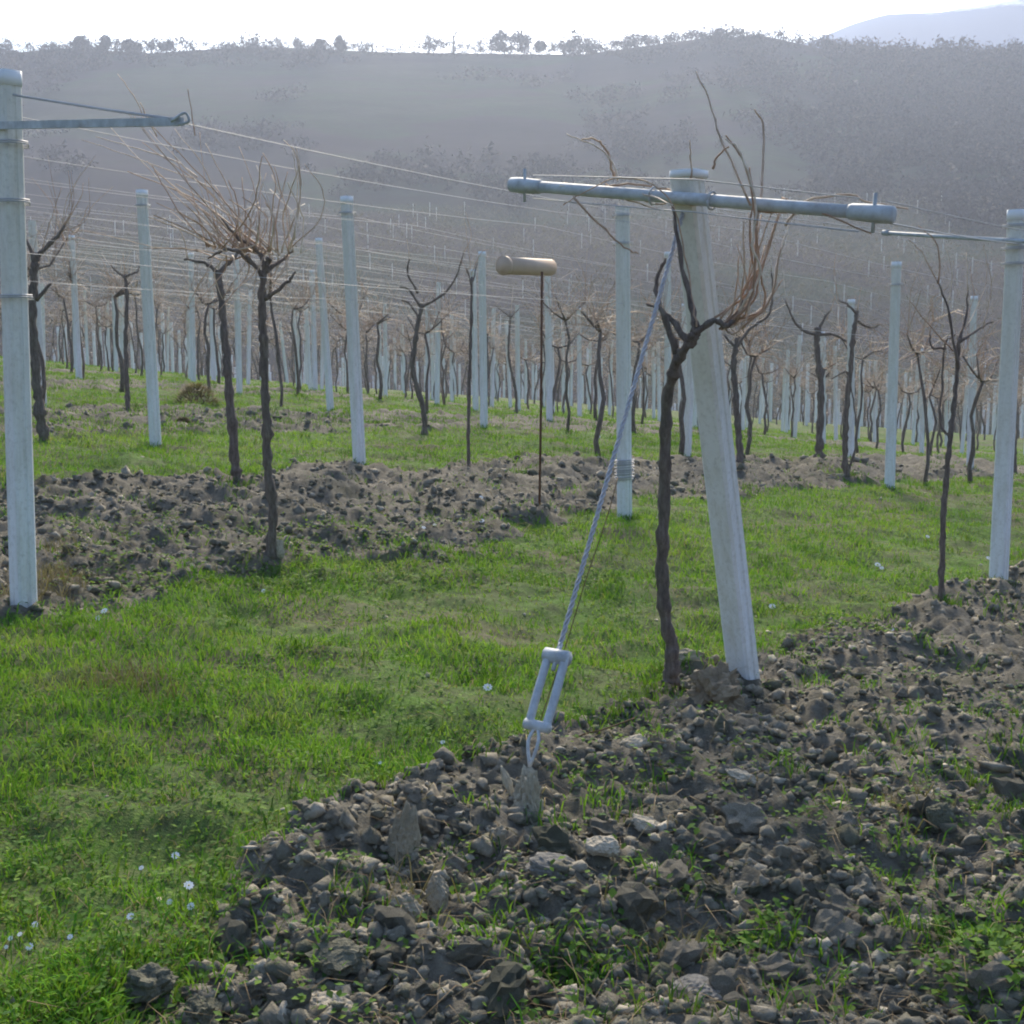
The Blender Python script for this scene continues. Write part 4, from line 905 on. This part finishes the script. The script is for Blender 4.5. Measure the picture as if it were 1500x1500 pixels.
# anchor stump
hh_ = anc.z - anc_g + .05
T = thing('anchor_stump', 'broken pale clay and concrete plug holding the anchor hook in the ground', 'anchor', Vector((anc.x, anc.y, anc_g - .05)))
Vv, Ff = lump(70, 4, .42, (1, 1, 1)); Vv = Vv / np.abs(Vv).max(0); t_ = (Vv[:, 2] + 1) / 2
Vv[:, :2] /= np.maximum(np.sqrt(np.clip(1 - Vv[:, 2:] ** 2, 0, 1)), .45) ** .7; Vv[:, :2] *= (1 - .35 * t_[:, None] ** 6)
Vv[:, 0] = Vv[:, 0] * (.05 + .03 * t_) - .03 * t_; Vv[:, 1] *= .06; Vv[:, 2] = -.04 + t_ * (hh_ + .045)
obj('plug', raw_mesh('plug', Vv, Ff, np.full(len(Vv), .9), smooth=False), M_stump, T, (.012, -.10, 0))
Vv, Ff = lump(71, 3, .25, (1, 1, 1)); Vv = Vv / np.abs(Vv).max(0) * np.array((.016, .03, .075)); obj('splinter', raw_mesh('splinter', Vv, Ff, np.full(len(Vv), .9), smooth=False), M_stump, T, (-.078, -.05, hh_ * .68), (0, -.4, 0))

# ------------------------------------------------------------------ grass, weeds, flowers
def blades(x, y, h, w_, lean, var, name, m, parent=None, mat_attr=None):
    n = len(x); a = R.random(n) * 6.283; z = terrain(x, y) + micro(x, y) - .004
    la = R.random(n) * 6.283; lx, ly = np.cos(la) * lean * h, np.sin(la) * lean * h; dx, dy = np.cos(a) * w_ / 2, np.sin(a) * w_ / 2
    P0 = np.stack([x - dx, y - dy, z], 1); P1 = np.stack([x + dx, y + dy, z], 1)
    mz = z + h * .62; P2 = np.stack([x + dx * .75 + lx * .35, y + dy * .75 + ly * .35, mz], 1); P3_ = np.stack([x - dx * .75 + lx * .35, y - dy * .75 + ly * .35, mz], 1)
    P4 = np.stack([x + lx, y + ly, z + h * np.maximum(1 - .25 * lean, .12)], 1)
    Vv = np.stack([P0, P1, P2, P3_, P4], 1).reshape(-1, 3); i = np.arange(n)[:, None] * 5
    Fs = np.concatenate([i + np.array([0, 1, 2]), i + np.array([0, 2, 3]), i + np.array([3, 2, 4])])
    o = obj(name, raw_mesh(name, Vv, Fs, np.repeat(var, 5), smooth=True), m); o['kind'] = 'stuff'; return o
def grass_density(x, y):
    g = fbm(x, y, 1.1, 4, 71); g2 = fbm(x, y, .28, 2, 72)
    return sstep(.38, .55, g * .6 + g2 * .4)
x, y = scatter(370000, 2.3, 46, 2.15, 1)
t = tilled(x, y); dens = grass_density(x, y); keep = (R.random(len(x)) < (1 - t) * (.33 + .67 * dens)); x, y = x[keep], y[keep]; dens = dens[keep]
fs = 1 + .07 * y
h = R.uniform(.018, .055, len(x)) * (.6 + .7 * dens) * (1 + .012 * y); wd = R.uniform(.0025, .0055, len(x)) * fs
var = np.clip(.04 + .95 * fbm(x, y, .45, 3, 81) + .18 * vnoise(x, y, .09, 82) + R.normal(size=len(x)) * .11, 0, .9); var = np.where(R.random(len(x)) < .06 + .22 * (1 - dens), R.uniform(.9, 1, len(x)), var)
tag(blades(x, y, h, wd, R.uniform(.3, 1.3, len(x)), var, 'grass', M_grass), 'short bright green grass growing between the vine rows', 'grass')
PF = [q for q in POSTS if q[1] < 26 and q[1] > 6.5] + [(x_, y_) for y_, x_ in cand if y_ < 26]
# taller tufts at edges and around feet
cx_, cy_ = scatter(5200, 2.4, 30, 1.6, 1); tt = tilled(cx_, cy_); edge = (tt > .05) & (tt < .95) | (R.random(len(cx_)) < .05) & (tt < .5) | (R.random(len(cx_)) < .16)
cx_, cy_ = cx_[edge], cy_[edge]; extra = [on_ground(*q) for q in ((985, 985), (960, 1000), (975, 1020), (930, 1030), (900, 1050), (350, 705), (360, 715), (1378, 890), (1395, 895), (915, 755), (930, 760), (230, 655), (1245, 705), (1235, 700), (1303, 720), (110, 560), (850, 1060), (300, 860), (270, 870), (330, 850), (700, 1130), (1200, 660), (1100, 955), (1370, 1400), (1440, 1420), (1330, 1370), (1420, 1160), (840, 1430), (1130, 1370), (1480, 1230))]
cx_ = np.concatenate([cx_, [q.x for q in extra] * 3, [a for a, b in PF], [a for a, b in PF]]) ; cy_ = np.concatenate([cy_, [q.y for q in extra] * 3, [b for a, b in PF], [b - .06 for a, b in PF]])
rep = 22; x = np.repeat(cx_, rep) + R.normal(size=len(cx_) * rep) * .045 * np.repeat(1 + .04 * cy_, rep); y = np.repeat(cy_, rep) + R.normal(size=len(cx_) * rep) * .045
h = R.uniform(.03, .09, len(x)); var = np.clip(np.repeat(R.uniform(0, .5, len(cx_)), rep) + R.normal(size=len(x)) * .1, 0, .9)
tag(blades(x, y, h, R.uniform(.003, .006, len(x)) * (1 + .05 * y), R.uniform(.3, 1.2, len(x)), var, 'grass_tufts', M_grass), 'darker tufts of longer grass along the edges of the tilled strips', 'grass')
x, y = scatter(9000, 2.4, 18, 1.6, 1); q = (tilled(x, y) > .4) | (R.random(len(x)) < .25); x, y = x[q], y[q]
tag(blades(x, y, R.uniform(.02, .075, len(x)) * (1 + .02 * y), R.uniform(.0015, .004, len(x)) * (1 + .04 * y), R.uniform(1.2, 4.5, len(x)) * .9, R.random(len(x)), 'straw_litter', M_dry), 'dry stalks and straw littering the soil', 'straw')
# dry grass: by left post, mounds
ds = [on_ground(*q) for q in ((75, 845), (90, 860), (60, 865), (105, 850), (20, 880), (85, 825), (200, 1010), (190, 1000), (140, 1015), (235, 1030), (980, 1395), (1330, 1210), (70, 875), (600, 1345))]
cx_ = np.array([q.x for q in ds] * 2); cy_ = np.array([q.y for q in ds] * 2); rep = 34
x = np.repeat(cx_, rep) + R.normal(size=len(cx_) * rep) * .07; y = np.repeat(cy_, rep) + R.normal(size=len(cx_) * rep) * .07
tag(blades(x, y, R.uniform(.04, .15, len(x)), R.uniform(.003, .006, len(x)), R.uniform(.3, 1.3, len(x)), R.random(len(x)), 'dry_grass', M_dry), 'dry straw coloured grass round the foot of the left edge post', 'dry grass')
def mound(u, v, wpx, label, name, m, seed):
    g = on_ground(u, v); k_ = g.y / F * wpx / 2; n = 900; gg = np.random.default_rng(seed); a = gg.random(n) * 6.283; r_ = np.sqrt(gg.random(n)) * k_
    X0 = np.cos(a) * r_; Y0 = np.sin(a) * r_; Z0 = k_ * .9 * (1 - (r_ / k_) ** 2); d = np.stack([np.cos(a) * gg.uniform(.3, 1.2, n), np.sin(a) * gg.uniform(.3, 1.2, n), gg.uniform(-.5, .8, n)], 1) * k_ * .35
    P = np.stack([X0, Y0, Z0 - .02], 1); sd2 = np.stack([-np.sin(a), np.cos(a), 0 * a], 1) * .012
    o = obj(name, raw_mesh(name, np.stack([P - sd2, P + sd2, P + d], 1).reshape(-1, 3), np.arange(n * 3).reshape(-1, 3), np.repeat(gg.random(n), 3)), m, loc=g); tag(o, label, 'grass clump'); return o
mound(288, 592, 62, 'rounded dome of dry brown grass on the upper left slope', 'grass_clump', M_dry, 1)
mound(268, 622, 34, 'dark low tussock below the dry grass dome', 'grass_clump', M_twig, 2)
# broad leaved weeds
def leaves(x, y, size, name, label, m, spread=.04, rep=9):
    cx2 = np.repeat(x, rep) + R.normal(size=len(x) * rep) * spread; cy2 = np.repeat(y, rep) + R.normal(size=len(x) * rep) * spread
    n = len(cx2); a = R.random(n) * 6.283; s = R.uniform(.6, 1.3, n) * size; el = R.uniform(.1, .9, n); z = terrain(cx2, cy2) + micro(cx2, cy2) + R.uniform(.0, .035, n)
    d = np.stack([np.cos(a) * np.cos(el), np.sin(a) * np.cos(el), np.sin(el)], 1); p = np.stack([-np.sin(a), np.cos(a), 0 * a], 1); o0 = np.stack([cx2, cy2, z], 1)
    Vv = np.stack([o0, o0 + (d * .5 + p * .35) * s[:, None], o0 + d * s[:, None] * 1.0 - np.array((0, 0, 1)) * s[:, None] * .15, o0 + (d * .5 - p * .35) * s[:, None]], 1).reshape(-1, 3); i = np.arange(n)[:, None] * 4
    Fs = np.concatenate([i + np.array([0, 1, 2]), i + np.array([0, 2, 3])])
    tag(obj(name, raw_mesh(name, Vv, Fs, np.repeat(np.clip(R.normal(size=n) * .25 + .5, 0, 1), 4), smooth=True), m), label, 'weeds', kind='stuff')
x, y = scatter(9500, 2.4, 20, 1.5, 1); t = tilled(x, y); cov = fbm(x, y, .7, 3, 91); s_ = ((t < .5) & (cov > .42) & (R.random(len(x)) < .75)) | ((t >= .5) & (cov > .56) & (R.random(len(x)) < .32)) | ((t > .03) & (t < .97) & (R.random(len(x)) < .35))
leaves(x[s_], y[s_], .022, 'weeds', 'low broad leaved weeds mixed into the grass and soil', M_weed)
wq = [on_ground(rnd.uniform(80, 900), rnd.uniform(765, 870)) for _ in range(330)] + [on_ground(rnd.uniform(850, 1500), rnd.uniform(960, 1490)) for _ in range(60)] + [on_ground(rnd.uniform(1380, 1500), rnd.uniform(1380, 1490)) for _ in range(40)] + [on_ground(rnd.uniform(820, 870), rnd.uniform(1410, 1450)) for _ in range(10)] + [on_ground(rnd.uniform(1100, 1160), rnd.uniform(1350, 1400)) for _ in range(10)] + [on_ground(rnd.uniform(1150, 1320), rnd.uniform(900, 960)) for _ in range(40)]
leaves(np.array([q.x for q in wq]), np.array([q.y for q in wq]), .03, 'weed_patches', 'patches of dark green weeds spreading over the tilled soil', M_weed, .05, 12)
FL = [(255, 1245, 14, 'white daisy above the gap in the grass near the lower left soil edge'), (205, 1270, 9, 'small white daisy left of the brightest lower left daisy'), (275, 1312, 17, 'largest white daisy beside the soil edge at lower left'), (247, 1332, 11, 'greyish white daisy below left of the largest daisy'),
      (278, 1345, 13, 'white daisy touching the soil edge below the largest daisy'), (190, 1370, 13, 'pale drooping daisy amid the lower left grass'), (50, 1362, 12, 'white daisy standing above the corner cluster at lower left'), (14, 1393, 9, 'left upper flower of the corner cluster at lower left'), (28, 1391, 9, 'right upper flower of the corner cluster at lower left'),
      (42, 1405, 13, 'biggest flower of the corner cluster at lower left'), (8, 1407, 7, 'lowest left flower of the corner cluster'), (102, 1405, 10, 'white daisy right of the corner cluster'), (713, 1027, 15, 'single white daisy in open grass left of the turnbuckle'), (647, 1088, 8, 'small white daisy lower left of the turnbuckle'),
      (152, 902, 12, 'right flower of the white pair near the left edge post foot'), (143, 908, 9, 'left flower of the white pair near the left edge post foot'), (1130, 890, 11, 'white daisy right of the leaning post foot'), (1285, 820, 10, 'left flower of the white pair left of the slim forked vine'), (1291, 823, 7, 'right flower of the white pair left of the slim forked vine'),
      (1447, 818, 8, 'white daisy against the foot of the right edge post'), (1358, 787, 7, 'tiny white flower left of the slim forked vine stem'), (1306, 912, 7, 'small pale flower at the grass edge below the forked vine'), (610, 768, 7, 'upper flower among the weeds of the tilled strip'), (620, 782, 7, 'left lower flower among the weeds of the tilled strip'),
      (636, 779, 6, 'middle flower among the weeds of the tilled strip'), (705, 777, 9, 'right flower among the weeds of the tilled strip'), (704, 745, 7, 'flower alone on bare clods of the tilled strip'), (876, 637, 8, 'tiny white flower in the far grass left of the coiled wire post'), (385, 868, 8, 'white flower just below the bushy vine foot'), (555, 1122, 6, 'tiny white flower in the grass above the upright stone')]
for i, (u, v, wpx, lab) in enumerate(FL):
    g = on_ground(u, v + 4); r_ = wpx * g.y / F / 2; hh = .022 + .006 * (i % 3); T = thing('daisy', lab, 'flower', g, 'white daisies'); rr = random.Random(i)
    tl = (rr.uniform(-.35, .35), rr.uniform(-1.2, -.5)); m = MB(); tube(m, [(0, 0, 0), (.003, .002, hh * .6), (.004, 0, hh)], .0014, 4); obj('stem', m, M_weed, T)
    m = MB(); c = Vector((.004, 0, hh)); nrm = Vector((tl[0], tl[1], 1)).normalized(); ux = nrm.cross(Vector((1, 0, 0))).normalized(); uy = nrm.cross(ux)
    for q in range(9):
        a = q * 6.283 / 9; d = ux * math.cos(a) + uy * math.sin(a); p = ux * -math.sin(a) + uy * math.cos(a)
        m.add([P3(c + p * r_ * .08), P3(c + d * r_ * .6 + p * r_ * .36 + nrm * r_ * .12), P3(c + d * r_ + nrm * r_ * .06), P3(c + d * r_ * .6 - p * r_ * .36 + nrm * r_ * .12)], [(0, 1, 2, 3)])
    obj('petals', m, M_petal, T); m = MB(); tube(m, [c - nrm * .001, c + nrm * r_ * .22], [r_ * .2, r_ * .12], 7); obj('flower_centre', m, M_yellow, T)

# ------------------------------------------------------------------ haze
m = MB(); x0, x1, y0, y1, z0, z1 = -1000, 1010, -1000, 1200, -42, 262
m.add([(x0, y0, z0), (x1, y0, z0), (x1, y1, z0), (x0, y1, z0), (x0, y0, z1), (x1, y0, z1), (x1, y1, z1), (x0, y1, z1)],
      [(0, 3, 2, 1), (4, 5, 6, 7), (0, 1, 5, 4), (1, 2, 6, 5), (2, 3, 7, 6), (3, 0, 4, 7)])
hz = bpy.data.materials.new('haze_air'); hz.use_nodes = True; t = hz.node_tree
for n_ in list(t.nodes):
    if n_.type == 'BSDF_PRINCIPLED': t.nodes.remove(n_)
pv = t.nodes.new('ShaderNodeVolumePrincipled'); pv.inputs['Color'].default_value = (.66, .77, 1, 1); pv.inputs['Density'].default_value = HAZE_DENSITY; pv.inputs['Anisotropy'].default_value = HAZE_G
t.links.new(pv.outputs[0], t.nodes['Material Output'].inputs['Volume'])
H_ = obj('haze', m.mesh('haze', False), hz); H_['kind'] = 'stuff'
